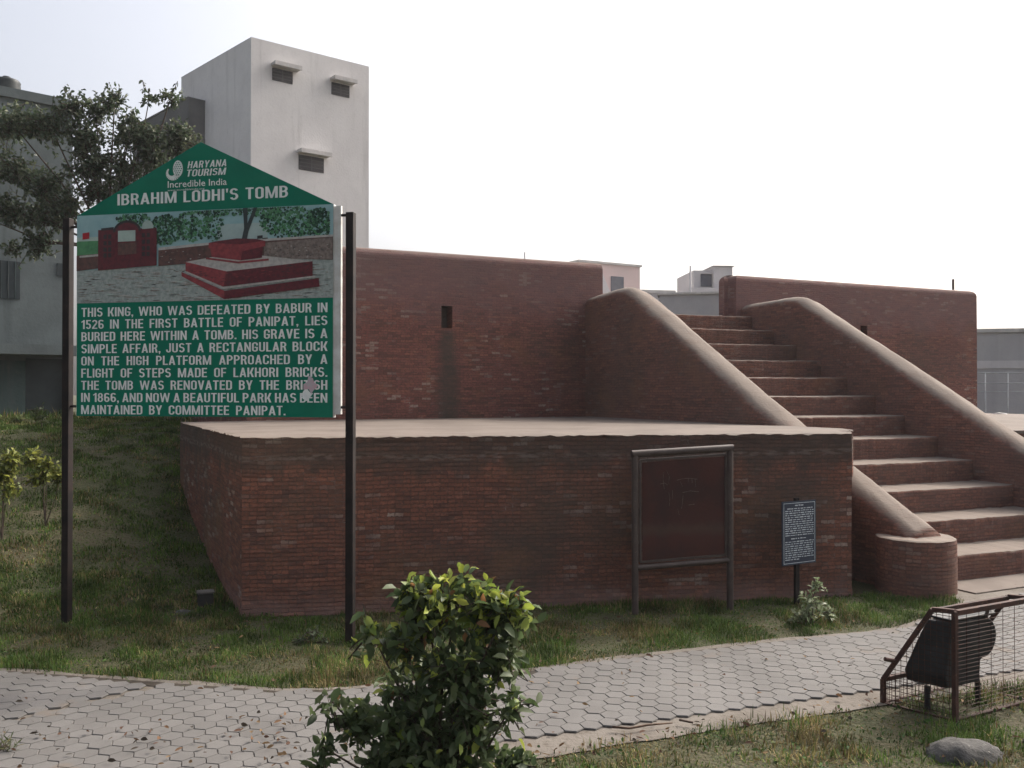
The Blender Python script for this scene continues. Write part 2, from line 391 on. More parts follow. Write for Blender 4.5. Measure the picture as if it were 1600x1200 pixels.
# ------------------------------------------------------------------ stairs (frame: x across the flight, y up the run)
SA = R(25); S0 = (3.25, 7.25)
stairs = empty('brick_staircase', (*S0, 0), SA, 'worn brick flight of steps between two sloping rounded flank walls', 'staircase')
def sw(x, y):      # stair frame -> world
    return (S0[0]+x*math.cos(SA)-y*math.sin(SA), S0[1]+x*math.sin(SA)+y*math.cos(SA))
RISE, GO = .2215, .4375
XR = 2.55
for k in range(1, 13):
    z1 = k*RISE; z0 = z1-RISE-.05
    xs = np.linspace(.05, XR-.05, 70)
    prof = []
    r_ = np.random.default_rng(100+k)
    jy = np.convolve(r_.normal(0, .006, 80), [.2,.6,.2], 'same')[3:73]; jz = np.convolve(r_.normal(0, .003, 80), [.2,.6,.2], 'same')[3:73]
    mb = MB(); vs = []
    back = GO+.05 if k < 12 else 1.0
    for i, x in enumerate(xs):
        y0 = (k-1)*GO+.0524*(2.165-x)
        sag = -.006*math.sin(math.pi*(x/XR))
        for (dy, dz) in ((.0, z0-z1), (.0, -.05), (.002, -.018), (.008, -.005), (.022, .0), (back*.5, .003), (back, .006)):
            e = 1 if dz > -.07 and dy < .1 else 0
            vs.append((x, y0+dy+jy[i]*e, z1+dz+(jz[i]+sag)*(1 if dz > -.07 else 0)))
    m = 7
    fs = [(i*m+j, (i+1)*m+j, (i+1)*m+j+1, i*m+j+1) for i in range(len(xs)-1) for j in range(m-1)]
    mb.add(vs, fs)
    o = mb.build('step', M['brick_stair'], stairs, smooth=False, recalc=False)
    for p in o.data.polygons: pass
mb = MB(); mb.box(.1, XR-.1, .30, 5.3, -.2, .15); 
def flank(x0, hw, prof, name):
    """sloping wall with a rounded top; prof = [(y, ridge z)]"""
    ys = []; 
    for (a, za), (b, zb) in zip(prof[:-1], prof[1:]):
        n_ = max(2, int((b-a)/.06)); ys += [(a+(b-a)*i/n_, za+(zb-za)*i/n_) for i in range(n_)]
    ys.append(prof[-1])
    # soften the crest line
    zz = np.array([q[1] for q in ys]); yy = np.array([q[0] for q in ys])
    for _ in range(2): zz[1:-1] = .25*zz[:-2]+.5*zz[1:-1]+.25*zz[2:]
    sec = [(-1, None)]+[(-math.cos(a), math.sin(a)) for a in np.linspace(0, math.pi, 15)]+[(1, None)]
    vs = []; m = len(sec); crown = .15
    for i in range(len(yy)):
        for (cx, cz) in sec:
            w_ = noise.noise(Vector((cx*2, yy[i]*1.6, x0*3)))*.014+noise.noise(Vector((cx*4, yy[i]*5, x0*3+4)))*.008
            vs.append((x0+cx*hw*(1.0 if cz is None else abs(cx)**.0)+w_, yy[i], -.25 if cz is None else zz[i]-crown+crown*cz**.8+w_))
    fs = [(i*m+j, (i+1)*m+j, (i+1)*m+j+1, i*m+j+1) for i in range(len(yy)-1) for j in range(m-1)]
    fs += [tuple(reversed(range(m))), tuple(range((len(yy)-1)*m, len(yy)*m))]
    q = MB(); q.add(vs, fs)
    me = bpy.data.meshes.new(name); me.from_pydata(q.v, [], q.f)
    o = finish(me, name, M['brick_stair'], stairs, True, False)
    # courses stay level on the faces: u along the run, v = height
    o.data.uv_layers.new(name='UVMap'); uvl = o.data.uv_layers[0].data
    for p in o.data.polygons:
        for li in p.loop_indices:
            c_ = o.data.vertices[o.data.loops[li].vertex_index].co; uvl[li].uv = (c_.y+x0+c_.x*.35, c_.z)
    return o
CREST = [(-.12, .49), (.645, .895), (1.313, 1.25), (4.12, 2.885), (4.35, 2.90), (5.3, 2.84)]
flank(.03, .195, CREST, 'flank_wall')
flank(XR+.03, .195, [(-.12, .47), (.74, 1.02), (1.2, 1.285), (3.95, 2.855), (4.2, 2.88), (5.5, 2.84)], 'flank_wall')
for x0 in (0, XR):
    bm = bmesh.new(); n_ = 40; rings = []
    for (rr, z) in ((.305, -.2), (.305, .2), (.304, .40), (.299, .430), (.28, .438), (.15, .442)):
        rings.append([bm.verts.new((x0+rr*math.cos(2*math.pi*j/n_)*(1+.008*math.sin(5*j)), -.01+rr*math.sin(2*math.pi*j/n_), z+.002*math.sin(j*1.7))) for j in range(n_)])
    for a, b in zip(rings[:-1], rings[1:]):
        for j in range(n_): bm.faces.new((a[j], a[(j+1)%n_], b[(j+1)%n_], b[j]))
    bm.faces.new(rings[-1])
    me = bpy.data.meshes.new('newel_pier'); bm.to_mesh(me); bm.free()
    o = finish(me, 'newel_pier', M['brick_stair'], stairs, False, False)
    o.data.uv_layers.new(name='UVMap'); uvl = o.data.uv_layers[0].data
    for p in o.data.polygons:
        cc = p.center
        for li in p.loop_indices:
            c_ = o.data.vertices[o.data.loops[li].vertex_index].co
            a0 = math.atan2(cc.y+.01, cc.x-x0); a1 = math.atan2(c_.y+.01, c_.x-x0)
            while a1-a0 > math.pi: a1 -= 2*math.pi
            while a1-a0 < -math.pi: a1 += 2*math.pi
            uvl[li].uv = (a1*.305, c_.z)
mb = MB(); mb.box(.28, XR-.28, -.34, .02, -.02, .016)
o = mb.build('apron', M['cement'], stairs)

# ------------------------------------------------------------------ low brick terrace in front
TZ = 1.273
A, B = (-1.914, 6.35), (2.665, 7.04)
TP = [A, B, sw(-.2, .5), sw(-.02, .62), sw(-.02, 5.0), (-2.9, 10.02), (-3.53, 9.56)]
terr = empty('brick_terrace', (*A, 0), R(8.57), 'low brick terrace with a pale cement top in front of the plinth', 'terrace')
TM = terr.matrix_basis.copy(); TMi = (Matrix.Translation((*A, 0)) @ Matrix.Rotation(R(8.57), 4, 'Z')).inverted()
tl = [tuple((TMi @ Vector((*p, 0)))[:2]) for p in TP]
def jitter_loop(pts, step, amp, out=0, seed=3, which=None):
    r_ = np.random.default_rng(seed); res = []
    n_ = len(pts)
    for i in range(n_):
        a, b = Vector(pts[i]), Vector(pts[(i+1)%n_]); L = (b-a).length; k = max(1, int(L/step)); nrm = Vector(((b-a).y, -(b-a).x)).normalized()
        for j in range(k):
            p = a+(b-a)*(j/k); e = r_.normal(0, amp) if j else 0
            res.append((p.x+nrm.x*(e+out), p.y+nrm.y*(e+out)))
    return res
# wall: dense grid faces so the surface is not dead flat
mb = MB()
for i in (0, 1, 6):
    a, b = Vector(tl[i]), Vector(tl[(i+1)%7]); L = (b-a).length; nrm = Vector(((b-a).y, -(b-a).x)).normalized()
    nu, nz_ = max(2, int(L/.06)), 74; vs = []
    for j in range(nz_+1):
        z = -.3+(TZ-.018+.3)*j/nz_
        for u in range(nu+1):
            p = a+(b-a)*(u/nu)
            q_ = Vector((p.x*1.5, p.y*1.5, z*1.5)); r0_ = math.floor(z/.030)
            ex_ = .012*noise.noise(q_)+.004*noise.noise(Vector((p.x*9, p.y*9, r0_*5.3))); ey_ = .012*noise.noise(q_+Vector((9, 4, 2)))+.004*noise.noise(Vector((p.x*9+5, p.y*9, r0_*5.3+9)))
            if z < .12: ey_ -= .012*(1-max(z, 0)/.12)
            vs.append((p.x+ex_, p.y+ey_, z))
    mb.add(vs, [(j*(nu+1)+u, j*(nu+1)+u+1, (j+1)*(nu+1)+u+1, (j+1)*(nu+1)+u) for j in range(nz_) for u in range(nu)])
mb.prism([tl[1], tl[2], tl[3], tl[4], tl[5], tl[6]], -.3, TZ-.05, cap=False)
o = mb.build('wall', M['brick'], terr, recalc=False)
jl = jitter_loop(tl, .045, .005, .004)
mb = MB(); n_ = len(jl); r_ = np.random.default_rng(5)
zb = r_.normal(TZ-.022, .006, n_); zt = TZ-.003+r_.normal(0, .004, n_)
inn = [(p[0]*.97+.03*sum(q[0] for q in jl)/n_, p[1]*.97+.03*sum(q[1] for q in jl)/n_, TZ+.004) for p in jl]
mb.add([(p[0], p[1], z) for p, z in zip(jl, zb)]+[(p[0], p[1], z) for p, z in zip(jl, zt)]+inn,
       [(i, (i+1)%n_, n_+(i+1)%n_, n_+i) for i in range(n_)]+[(n_+i, n_+(i+1)%n_, 2*n_+(i+1)%n_, 2*n_+i) for i in range(n_)]+[tuple(range(2*n_, 3*n_))])
mb.m = [1]*n_+[0]*(n_+1)
mb.build('cement_top', [M['cement'], M['brick']], terr, recalc=False)

# ------------------------------------------------------------------ high plinth with parapet
PA = R(24.7); P0 = (-2.95, 9.97); PT = 3.31
plinth = empty('tomb_plinth', (*P0, 0), PA, 'high red brick plinth with rounded parapet walls behind the terrace', 'plinth')
def pw_(x, y):
    return (P0[0]+x*math.cos(PA)-y*math.sin(PA), P0[1]+x*math.sin(PA)+y*math.cos(PA))
def wallbox(name, x0, x1, y0, y1, z1, slots=(), rad=.11, vr=.05, mat='brick_plinth', square=False):
    bm = bmesh.new()
    nx_ = max(1, int((x1-x0)/.25)) ; ny_ = max(1, int((y1-y0)/.25))
    bmesh.ops.create_cube(bm, size=1, matrix=Matrix.Translation(((x0+x1)/2, (y0+y1)/2, z1/2-.2)) @ Matrix.Diagonal((x1-x0, y1-y0, z1+.4, 1)))
    ve = [e for e in bm.edges if abs(e.verts[0].co.z-e.verts[1].co.z) > .5]
    if not square: bmesh.ops.bevel(bm, geom=ve, offset=vr, segments=3, affect='EDGES')
    te = [e for e in bm.edges if min(v_.co.z for v_ in e.verts) > z1-.01 and not (square and abs(e.verts[0].co.x-e.verts[1].co.x) < .03)]
    bmesh.ops.bevel(bm, geom=te, offset=rad, segments=6, affect='EDGES', profile=.5)
    me = bpy.data.meshes.new(name); bm.to_mesh(me); bm.free()
    if slots:
        o = bpy.data.objects.new('tmp', me); COL.objects.link(o); cut = MB()
        for (u, zlo, zhi, w_) in slots: cut.box(u-w_/2, u+w_/2, y0-.3, y0+.3, zlo, zhi)
        cm = bpy.data.meshes.new('tmpcut'); cm.from_pydata(cut.v, [], cut.f)
        co = bpy.data.objects.new('tmpcut', cm); COL.objects.link(co)
        md = o.modifiers.new('b', 'BOOLEAN'); md.object = co; md.operation = 'DIFFERENCE'; md.solver = 'EXACT'
        dg = bpy.context.evaluated_depsgraph_get(); dg.update()
        me2 = bpy.data.meshes.new_from_object(o.evaluated_get(dg))
        bpy.data.objects.remove(o); bpy.data.objects.remove(co); me = me2; me.materials.clear(); me.name = name
    # gentle waviness of old masonry along the crest
    return finish(me, name, M[mat], plinth, False, True, False)
def smooth_round(o):
    o.data.shade_smooth()
    try: o.data.set_sharp_from_angle(angle=R(35))
    except Exception: pass
pl = [wallbox('parapet_wall', 0, WL, 0, .34, PT, [(2.37, 2.38, 2.65, .145)], vr=.012, square=True),
      wallbox('parapet_wall', 6.657, 11.87, 0, .36, PT-.03, [(9.23, 2.30, 2.62, .14)], vr=.12, rad=.10),
      wallbox('parapet_wall', 0.02, .44, .40, 11.6, PT-.01), wallbox('parapet_wall', 11.43, 11.85, .40, 11.6, PT-.04), wallbox('parapet_wall', .3, 11.6, 11.3, 11.72, PT-.02)]
for o in pl: smooth_round(o)
mb = MB(); mb.box(.2, 11.6, .2, 11.5, .3, 2.655); mb.build('floor_slab', M['cement'], plinth)

# low terrace on the far side of the stairs
rt = empty('brick_terrace', (*sw(XR, 1.0), 0), SA, 'second low terrace, seen in part right of the far flank wall', 'terrace')
mb = MB(); mb.prism([(0, .25), (7, -.4), (7, 8), (0, 4.6)], -.2, 1.15); mb.build('wall', M['brick_stair'], rt)
mb = MB(); mb.prism(jitter_loop([(-.0, .22), (7.03, -.43), (7.03, 8), (0, 4.6)], .08, .008), 1.15, 1.185); mb.build('cement_top', M['cement'], rt)

# ------------------------------------------------------------------ lettering
def text2d(body, bold=.012, shear=0, serif=False):
    cu = bpy.data.curves.new('tmp', 'FONT'); cu.body = body; cu.size = 1; cu.offset = bold; cu.resolution_u = 2; cu.shear = shear
    ob = bpy.data.objects.new('tmp', cu); COL.objects.link(ob)
    dg = bpy.context.evaluated_depsgraph_get(); dg.update()
    me = bpy.data.meshes.new_from_object(ob.evaluated_get(dg))
    vs = [(v_.co.x, v_.co.y) for v_ in me.vertices]; fs = [tuple(p.vertices) for p in me.polygons]
    bpy.data.objects.remove(ob); bpy.data.curves.remove(cu); bpy.data.meshes.remove(me)
    x0 = min(p[0] for p in vs); x1 = max(p[0] for p in vs)
    return [(x-x0, y) for x, y in vs], fs, x1-x0
CAP = .729
def put(mb, body, x, z, cap, width=None, xs=None, y=0, bold=.012, mi=0, shear=0, base=True):
    """text with its left end at x, baseline z, capital height cap; width fixes its length, xs its horizontal squeeze"""
    vs, fs, L = text2d(body, bold, shear); k = cap/CAP
    sx = width/L if width else k*xs
    mb.add([(x+px*sx, y, z+py*k) for px, py in vs], fs, mi)
    return L*sx

# ------------------------------------------------------------------ the big green sign
sg = empty('information_sign', (-3.05, 6.15, 0), R(-12), 'tall green gabled notice board on two dark posts, tomb picture and white lettering', 'sign')
U0, PW_, V0, VT, VA = .082, 1.874, 1.435, 2.80, 3.253
for x, zt in ((0, 2.79), (2.065, 2.745)):
    mb = MB(); mb.box(x-.026, x+.026, -.026, .026, -.3, zt); bev(mb.build('post', M['iron_dark'], sg), .004)
ypan = -.018
mb = MB()
pts = [(U0, V0), (U0+PW_, V0), (U0+PW_, VT), (U0+PW_/2, VA), (U0, VT)]
mb.add([(x, ypan, z) for x, z in pts]+[(x, ypan+.035, z) for x, z in pts], [(0,1,2,3,4), (9,8,7,6,5)]+[(i, 5+i, 5+(i+1)%5, (i+1)%5) for i in range(5)])
board = mb.build('board', M['white_edge'], sg)
mb = MB(); mb.add([(x, ypan-.003, z) for x, z in pts], [(0,1,2,3,4)])
mb.v = [(U0+.004+(x-U0)*.996 if x < U0+.1 else x-.003, y, z) for x, y, z in mb.v]
mb.build('face_sheet', M['green_sheet'], board, recalc=False)
# white backing strip beside the board on the right, torn lower down
mb = MB(); mb.box(U0+PW_, U0+PW_+.045, ypan+.008, ypan+.034, V0+.02, VT-.01); mb.build('backing_strip', M['white_edge'], board)
for x0, x1 in ((.02, U0+.02), (U0+PW_+.0, 2.045)):
    for z in (V0+.065, VT-.07):
        mb = MB(); mb.tube([(x0, 0, z), (x1, 0, z)], .009, 8); mb.build('bracket', M['iron_dark'], sg)
SV, SH = .142, .128     # stroke weights of the condensed sign lettering (cap height 1)
def glyph(ch):
    """convex pieces of one condensed bold capital, and its width"""
    P = []; w = .46
    def Vb(x, a=0, b=1): P.append([(x,a),(x+SV,a),(x+SV,b),(x,b)])
    def Hb(y, a, b): P.append([(a,y),(b,y),(b,y+SH),(a,y+SH)])
    def Dg(x0, y0, x1, y1, t=SV*1.02): P.append([(x0,y0),(x0+t,y0),(x1+t,y1),(x1,y1)])
    def Rg(cx, cy, rx, ry, a0, a1, n=7):
        A = [math.radians(a0+(a1-a0)*i/n) for i in range(n+1)]
        ix, iy = max(rx-SV, .01), max(ry-SH, .01)
        for a, b in zip(A[:-1], A[1:]):
            P.append([(cx+ix*math.cos(a),cy+iy*math.sin(a)),(cx+rx*math.cos(a),cy+ry*math.sin(a)),(cx+rx*math.cos(b),cy+ry*math.sin(b)),(cx+ix*math.cos(b),cy+iy*math.sin(b))])
    q = .22
    if ch == 'A': w = .52; Dg(0,0,w/2-SV/2,1); Dg(w-SV,0,w/2-SV/2,1); Hb(.2,.13,w-.13)
    elif ch == 'B':
        Vb(0); [Hb(y, SV, w-.22) for y in (0, .46, 1-SH)]; Rg(w-.22,.2975,.22,.2975,-90,90); Rg(w-.24,.73,.22,.27,-90,90)
    elif ch in 'COGQ':
        Rg(w/2,1-q,w/2,q,0,180,12); Rg(w/2,q,w/2,q,180,360,12); Vb(0,q,1-q)
        if ch == 'O': Vb(w-SV,q,1-q)
        else:
            Vb(w-SV,1-q-.12,1-q)
            if ch == 'C': Vb(w-SV,q,q+.12)
            else: Vb(w-SV,q,.5); Hb(.5-SH+.02,w-.26,w-SV)
    elif ch == 'D': Vb(0); Hb(0,SV,w-.2); Hb(1-SH,SV,w-.2); Rg(w-.2,1-q,.2,q,0,90); Rg(w-.2,q,.2,q,-90,0); Vb(w-SV,q,1-q)
    elif ch == 'E': w = .41; Vb(0); Hb(0,SV,w); Hb(1-SH,SV,w); Hb(.45,SV,w-.03)
    elif ch == 'F': w = .40; Vb(0); Hb(1-SH,SV,w); Hb(.43,SV,w-.03)
    elif ch == 'H': Vb(0); Vb(w-SV); Hb(.44,SV,w-SV)
    elif ch == 'I': w = SV; Vb(0)
    elif ch == 'J': w = .40; Vb(w-SV,q,1); Rg(w/2,q,w/2,q,180,360,12); Vb(0,q,q+.1)
    elif ch == 'K': w = .49; Vb(0); Dg(SV,.36,w-SV,1,SV*1.1); Dg(w-SV*1.02,0,SV+.03,.56,SV*1.1)
    elif ch == 'L': w = .39; Vb(0); Hb(0,SV,w)
    elif ch == 'M': w = .66; Vb(0); Vb(w-SV); Dg(w/2-SV*.4,0,SV*.35,1,SV*.8); Dg(w/2-SV*.4,0,w-SV*1.15,1,SV*.8)
    elif ch == 'N': w = .50; Vb(0); Vb(w-SV); Dg(w-SV*.95,0,0,1,SV*.95)
    elif ch == 'P': Vb(0); Hb(1-SH,SV,w-.23); Hb(.41,SV,w-.23); Rg(w-.23,.705,.23,.295,-90,90)
    elif ch == 'R': Vb(0); Hb(1-SH,SV,w-.23); Hb(.43,SV,w-.23); Rg(w-.23,.715,.22,.285,-90,90); Dg(w-SV,0,w-SV-.08,.45)
    elif ch == 'S':
        Rg(w/2,1-.27,w/2,.27,20,270,14); Rg(w/2,.2975,w/2,.2975,-160,90,14)
    elif ch == 'T': w = .44; Vb(w/2-SV/2,0,1-SH); Hb(1-SH,0,w)
    elif ch == 'U': Vb(0,q,1); Vb(w-SV,q,1); Rg(w/2,q,w/2,q,180,360,12)
    elif ch == 'V': w = .50; Dg(w/2-SV/2,0,0,1); Dg(w/2-SV/2,0,w-SV,1)
    elif ch == 'W': w = .80; [Dg(a,0,b,1,SV*.88) for a, b in ((.15,0),(.15,.335),(.53,.335),(.53,w-SV*.88))]
    elif ch == 'Y': w = .50; Vb(w/2-SV/2,0,.44); Dg(w/2-SV/2,.38,0,1); Dg(w/2-SV/2,.38,w-SV,1)
    elif ch == '1': w = .28; Vb(w-SV); P.append([(0,.70),(w-SV,.78),(w-SV,.92),(0,.84)])
    elif ch == '2': w = .44; Rg(w/2,1-.27,w/2,.27,-20,170,12); Hb(0,0,w); Dg(.0,SH,w-SV*1.2,.62,SV*1.15)
    elif ch == '5': w = .44; Hb(1-SH,.03,w-.02); Vb(.03,.5,1-SH); Rg(w/2,.31,w/2,.31,-160,115,14)
    elif ch == '6': w = .45; Rg(w/2,.30,w/2,.30,0,360,18); Vb(0,.30,1-q); Rg(w/2,1-q,w/2,q,15,180,10)
    elif ch == '8': w = .46; Rg(w/2,.2975,w/2,.2975,0,360,18); Rg(w/2,.73,w/2-.02,.27,0,360,18)
    elif ch == '.': w = SV; P.append([(0,0),(SV,0),(SV,.16),(0,.16)])
    elif ch == ',': w = SV; P.append([(0,0),(SV,0),(SV,.16),(0,.16)]); P.append([(.02,-.16),(.08,-.16),(SV,0),(.06,0)])
    elif ch == "'": w = .13; P.append([(.03,.66),(.09,.66),(.13,1),(0,1)])
    return P, w
def clen(body): return sum(glyph(c_)[1]+.085 for c_ in body)-.085
def put_c(mb, body, x, z, cap, y=0, kx=None, width=None, shear=0):
    """condensed bold lettering; overlapping strokes are stepped a hair apart in depth"""
    adv = lambda c_: .22 if c_ == ' ' else glyph(c_)[1]
    L = sum(adv(c_)+.085 for c_ in body)-.085; kx = kx or width/L; cx_ = 0
    for c_ in body:
        if c_ != ' ':
            for i, poly in enumerate(glyph(c_)[0]):
                mb.add([(x+(cx_+px)*kx+shear*py*cap, y-.00006*(i % 7), z+py*cap) for px, py in poly], [tuple(range(len(poly)))])
        cx_ += adv(c_)+.085
    return L*kx
LT = MB(); yl = ypan-.0055
VP = V0+.767
TEXT = ["THIS KING, WHO WAS DEFEATED BY BABUR IN", "1526 IN THE FIRST BATTLE OF PANIPAT, LIES", "BURIED HERE WITHIN A TOMB. HIS GRAVE IS A",
        "SIMPLE AFFAIR, JUST A RECTANGULAR BLOCK", "ON THE HIGH PLATFORM APPROACHED BY A", "FLIGHT OF STEPS MADE OF LAKHORI BRICKS.",
        "THE TOMB WAS RENOVATED BY THE BRITISH", "IN 1866, AND NOW A BEAUTIFUL PARK HAS BEEN", "MAINTAINED BY COMMITTEE PANIPAT."]
cap = .061; x0, x1 = U0+.042, U0+PW_-.04
KX = min((x1-x0-(len(l.split())-1)*.026)/sum(clen(w_) for w_ in l.split()) for l in TEXT)
for i, line in enumerate(TEXT):
    z = VP-.032-cap-i*.0827
    words = line.split(); k = cap*1.0
    tot = sum(clen(w_) for w_ in words); gaps = len(words)-1
    k2 = KX; gap = .05 if i == 8 else (x1-x0-tot*k2)/gaps
    x = x0
    for w_ in words:
        x += put_c(LT, w_, x, z, cap, y=yl, kx=k2)+gap
put_c(LT, "IBRAHIM LODHI'S TOMB", U0+.315, VT+.058, .076, y=yl, width=1.245)
put_c(LT, "HARYANA", U0+.838, VT+.282, .046, y=yl, width=.283, shear=.2)
put_c(LT, "TOURISM", U0+.828, VT+.227, .046, y=yl, width=.285, shear=.2)
put(LT, "Incredible India", U0+.693, VT+.160, .046, width=.432, y=yl, bold=.006)
put(LT, "www.incredibleindia.org", U0+.693, VT+.137, .013, width=.27, y=yl, bold=0)
# emblem: round shell with a curled head and tail
ex, ez = U0+.768, VT+.283
LT.add([(ex+.042*math.cos(a)*(.86), yl, ez+.056*math.sin(a)) for a in np.linspace(0, 2*math.pi, 24, endpoint=False)], [tuple(range(24))])
arc = [(ex-.040+.040*math.cos(a), ez-.024+.036*math.sin(a), w_) for a, w_ in zip(np.linspace(R(135), R(335), 14), np.linspace(.005, .021, 14))]
for (a, b) in zip(arc[:-1], arc[1:]):
    d = Vector((b[0]-a[0], b[1]-a[1])).normalized(); n_ = Vector((-d.y, d.x))
    LT.add([(a[0]+n_.x*a[2], yl, a[1]+n_.y*a[2]), (a[0]-n_.x*a[2], yl, a[1]-n_.y*a[2]), (b[0]-n_.x*b[2], yl, b[1]-n_.y*b[2]), (b[0]+n_.x*b[2], yl, b[1]+n_.y*b[2])], [(0,1,2,3)])
LT.build('lettering', M['letters'], board, uv=False, recalc=False)
EM = MB()
for i in range(-2, 3):
    for j in range(-3, 4):
        cx_, cz_ = ex+(i+.5*(j % 2))*.014, ez+j*.0135
        if ((cx_-ex)/.030)**2+((cz_-ez)/.048)**2 < 1:
            EM.add([(cx_+.0042*math.cos(a), yl-.0015, cz_+.0048*math.sin(a)) for a in np.linspace(0, 6.283, 6, endpoint=False)], [tuple(range(6))])
EM.build('emblem_dots', M['green_sheet'], board, uv=False, recalc=False)
# printed picture of the tomb court
def pm(n_, c, c2=None, sc=25): return rough_mat(n_, c, c2 or tuple(x*.7 for x in c), sc, .5, .02, .3)
PM = [pm('print_sky', (.27,.42,.43), (.21,.35,.37), 9), pm('print_ground', (.33,.36,.335), (.21,.245,.23), 40), pm('print_leaf_dark', (.012,.05,.028), (.02,.08,.04)),
      pm('print_leaf_light', (.075,.24,.10), (.045,.16,.07)), pm('print_brick', (.12,.055,.045), (.065,.035,.03), 30), pm('print_red', (.12,.016,.022), (.07,.012,.017), 34),
      pm('print_red_light', (.26,.040,.045), (.16,.024,.030), 30), pm('print_pale', (.36,.45,.40), (.30,.38,.34), 12), pm('print_house', (.34,.43,.41), (.28,.36,.35), 10),
      pm('print_trunk', (.03,.04,.04)), pm('print_flag', (.36,.01,.02)), pm('print_shadow', (.03,.025,.025)), pm('print_dust', (.44,.405,.375), (.31,.295,.275), 34), pm('print_rubble', (.22,.17,.145), (.10,.08,.07), 40), pm('print_leaf_black', (.008,.028,.02)), pm('print_leaf_pale', (.10,.25,.13), (.07,.18,.09))]
PC = MB(); HW_, HH = PW_-.006, VT-VP
def P2(pts, mi, layer):   # pts in crop pixels of the printed picture (0..1560 x 0..545)
    PC.add([(U0+.004+px/1560*HW_, ypan-.0045-.0012*layer, VT-(py/545)*HH) for px, py in pts], [tuple(range(len(pts)))], mi)
P2([(0,0),(1560,0),(1560,545),(0,545)], 0, 0)
P2([(0,345),(1560,300),(1560,545),(0,545)], 1, 1)
P2([(880,90),(1180,90),(1180,200),(880,200)], 8, 1); P2([(0,160),(160,160),(160,250),(0,250)], 3, 1); P2([(0,135),(160,135),(160,160),(0,160)], 7, 1)
rb = random.Random(4)
for (cx_, cy_, rx, ry, n_, dk) in ((360,40,110,45,150,.5),(560,110,110,90,400,.75),(730,90,110,95,330,.35),(860,90,60,100,120,.5),(960,10,190,30,160,.6),(1300,90,170,95,480,.4),(1480,110,80,90,330,.8),(1180,30,90,40,140,.5)):
    for _ in range(n_):
        a, q = rb.random()*6.283, math.sqrt(rb.random()); x, y = cx_+rx*q*math.cos(a), max(8, cy_+ry*q*math.sin(a)); r0 = rb.uniform(4, 13)
        x = min(max(x, 26), 1534); y = min(y, 195); r0 = min(r0, y-1)
        P2([(x+r0*rb.uniform(.6,1)*math.cos(b), y+r0*rb.uniform(.6,1)*math.sin(b)) for b in (0,1,2,3,4,5)], (2 if rb.random() < .6 else 14) if rb.random() < dk else (3 if rb.random() < .6 else 15), 2+(_ % 5)*.2)
P2([(1035,0),(1062,0),(1062,90),(1100,0),(1120,0),(1068,140),(1055,200),(1025,200),(1042,120)], 9, 3.2)
P2([(0,248),(160,240),(160,330),(0,345)], 4, 3); P2([(520,225),(860,205),(1560,180),(1560,325),(1100,300),(520,330)], 4, 3)
P2([(520,218),(860,196),(1560,178),(1560,190),(860,210),(520,234)], 12, 4); P2([(1160,212),(1556,194),(1556,322),(1300,312),(1160,300)], 13, 3.6)
P2([(20,250),(155,243),(155,256),(20,262)], 12, 4)
P2([(140,95),(510,95),(510,325),(140,345)], 5, 4.5); P2([(160,85),(240,80),(240,97),(160,100)], 11, 5.2); P2([(420,85),(490,80),(490,97),(420,100)], 7, 5.2)
P2([(415+35*math.cos(a)+38, 85-38*math.sin(a)) for a in np.linspace(0, math.pi, 9)], 7, 4.9)
P2([(250,100)]+[(325-88*math.cos(a), 112-70*math.sin(a)) for a in np.linspace(0, math.pi, 13)]+[(413,250),(250,250)], 5, 5.4)
P2([(325-88*math.cos(a), 112-70*math.sin(a)) for a in np.linspace(0, math.pi, 13)]+[(325-74*math.cos(a), 112-56*math.sin(a)) for a in np.linspace(math.pi, 0, 13)], 11, 6.2)
P2([(268,105),(378,105),(378,172),(268,172)], 7, 6.4); P2([(268,180),(385,180),(385,250),(268,255)], 4, 6.2)
for gx_ in (175, 205, 418, 448):
    for gy_ in (125, 165, 205, 240):
        P2([(gx_,gy_),(gx_+20,gy_),(gx_+20,gy_+26),(gx_,gy_+26)], 11, 5.4)
P2([(38,110),(82,105),(82,145),(38,150)], 10, 3)
P2([(665,370),(925,490),(925,540),(665,395)], 6, 5); P2([(925,490),(1480,430),(1485,480),(925,540)], 5, 5)
P2([(690,310),(940,375),(1445,330),(1100,280),(860,285)], 12, 5.2)
P2([(690,310),(940,375),(920,465),(690,365)], 6, 5.8); P2([(940,375),(1445,330),(1445,418),(920,465)], 5, 5.8)
P2([(700,368),(920,468),(1460,415),(1460,424),(920,480),(700,378)], 12, 6.6)
P2([(815,287),(1010,318),(1190,306),(1190,318),(1010,330),(815,298)], 6, 6.6)
P2([(840,225),(1035,250),(1025,312),(850,285)], 6, 7.2); P2([(1035,250),(1155,235),(1150,300),(1025,312)], 5, 7.2)
P2([(832,200),(1020,215),(1170,200),(1170,232),(1035,258),(832,232)], 6, 8); P2([(880,192),(1000,180),(1120,188),(1165,200),(1020,216),(835,200)], 5, 8.6)
for _ in range(420):     # texture of the court floor, worn patches on the grave and the walls
    x = rb.uniform(8, 1552); y = 345+195*rb.random()**.8; w_ = rb.uniform(8, 45); h_ = rb.uniform(1.2, 3.4)
    x = min(max(x, w_+5), 1555-w_)
    if y < 362-x*.03 : continue
    P2([(x-w_, y), (x-w_*.2, y-h_), (x+w_, y-h_*.3), (x+w_*.3, y+h_)], rb.choice((12, 1, 11, 13, 7)) if rb.random() < .55 else 13, 1.4+(_ % 3)*.25)
for _ in range(160):
    x = rb.uniform(530, 1550); y = 235+75*rb.random()
    if 820 < x < 1190: continue
    y = min(y, 318 if x > 1100 else 322); P2([(x-6, y), (x, y-2.5), (x+7, y), (x, y+2.5)], rb.choice((11, 12, 4, 13)), 4.1)
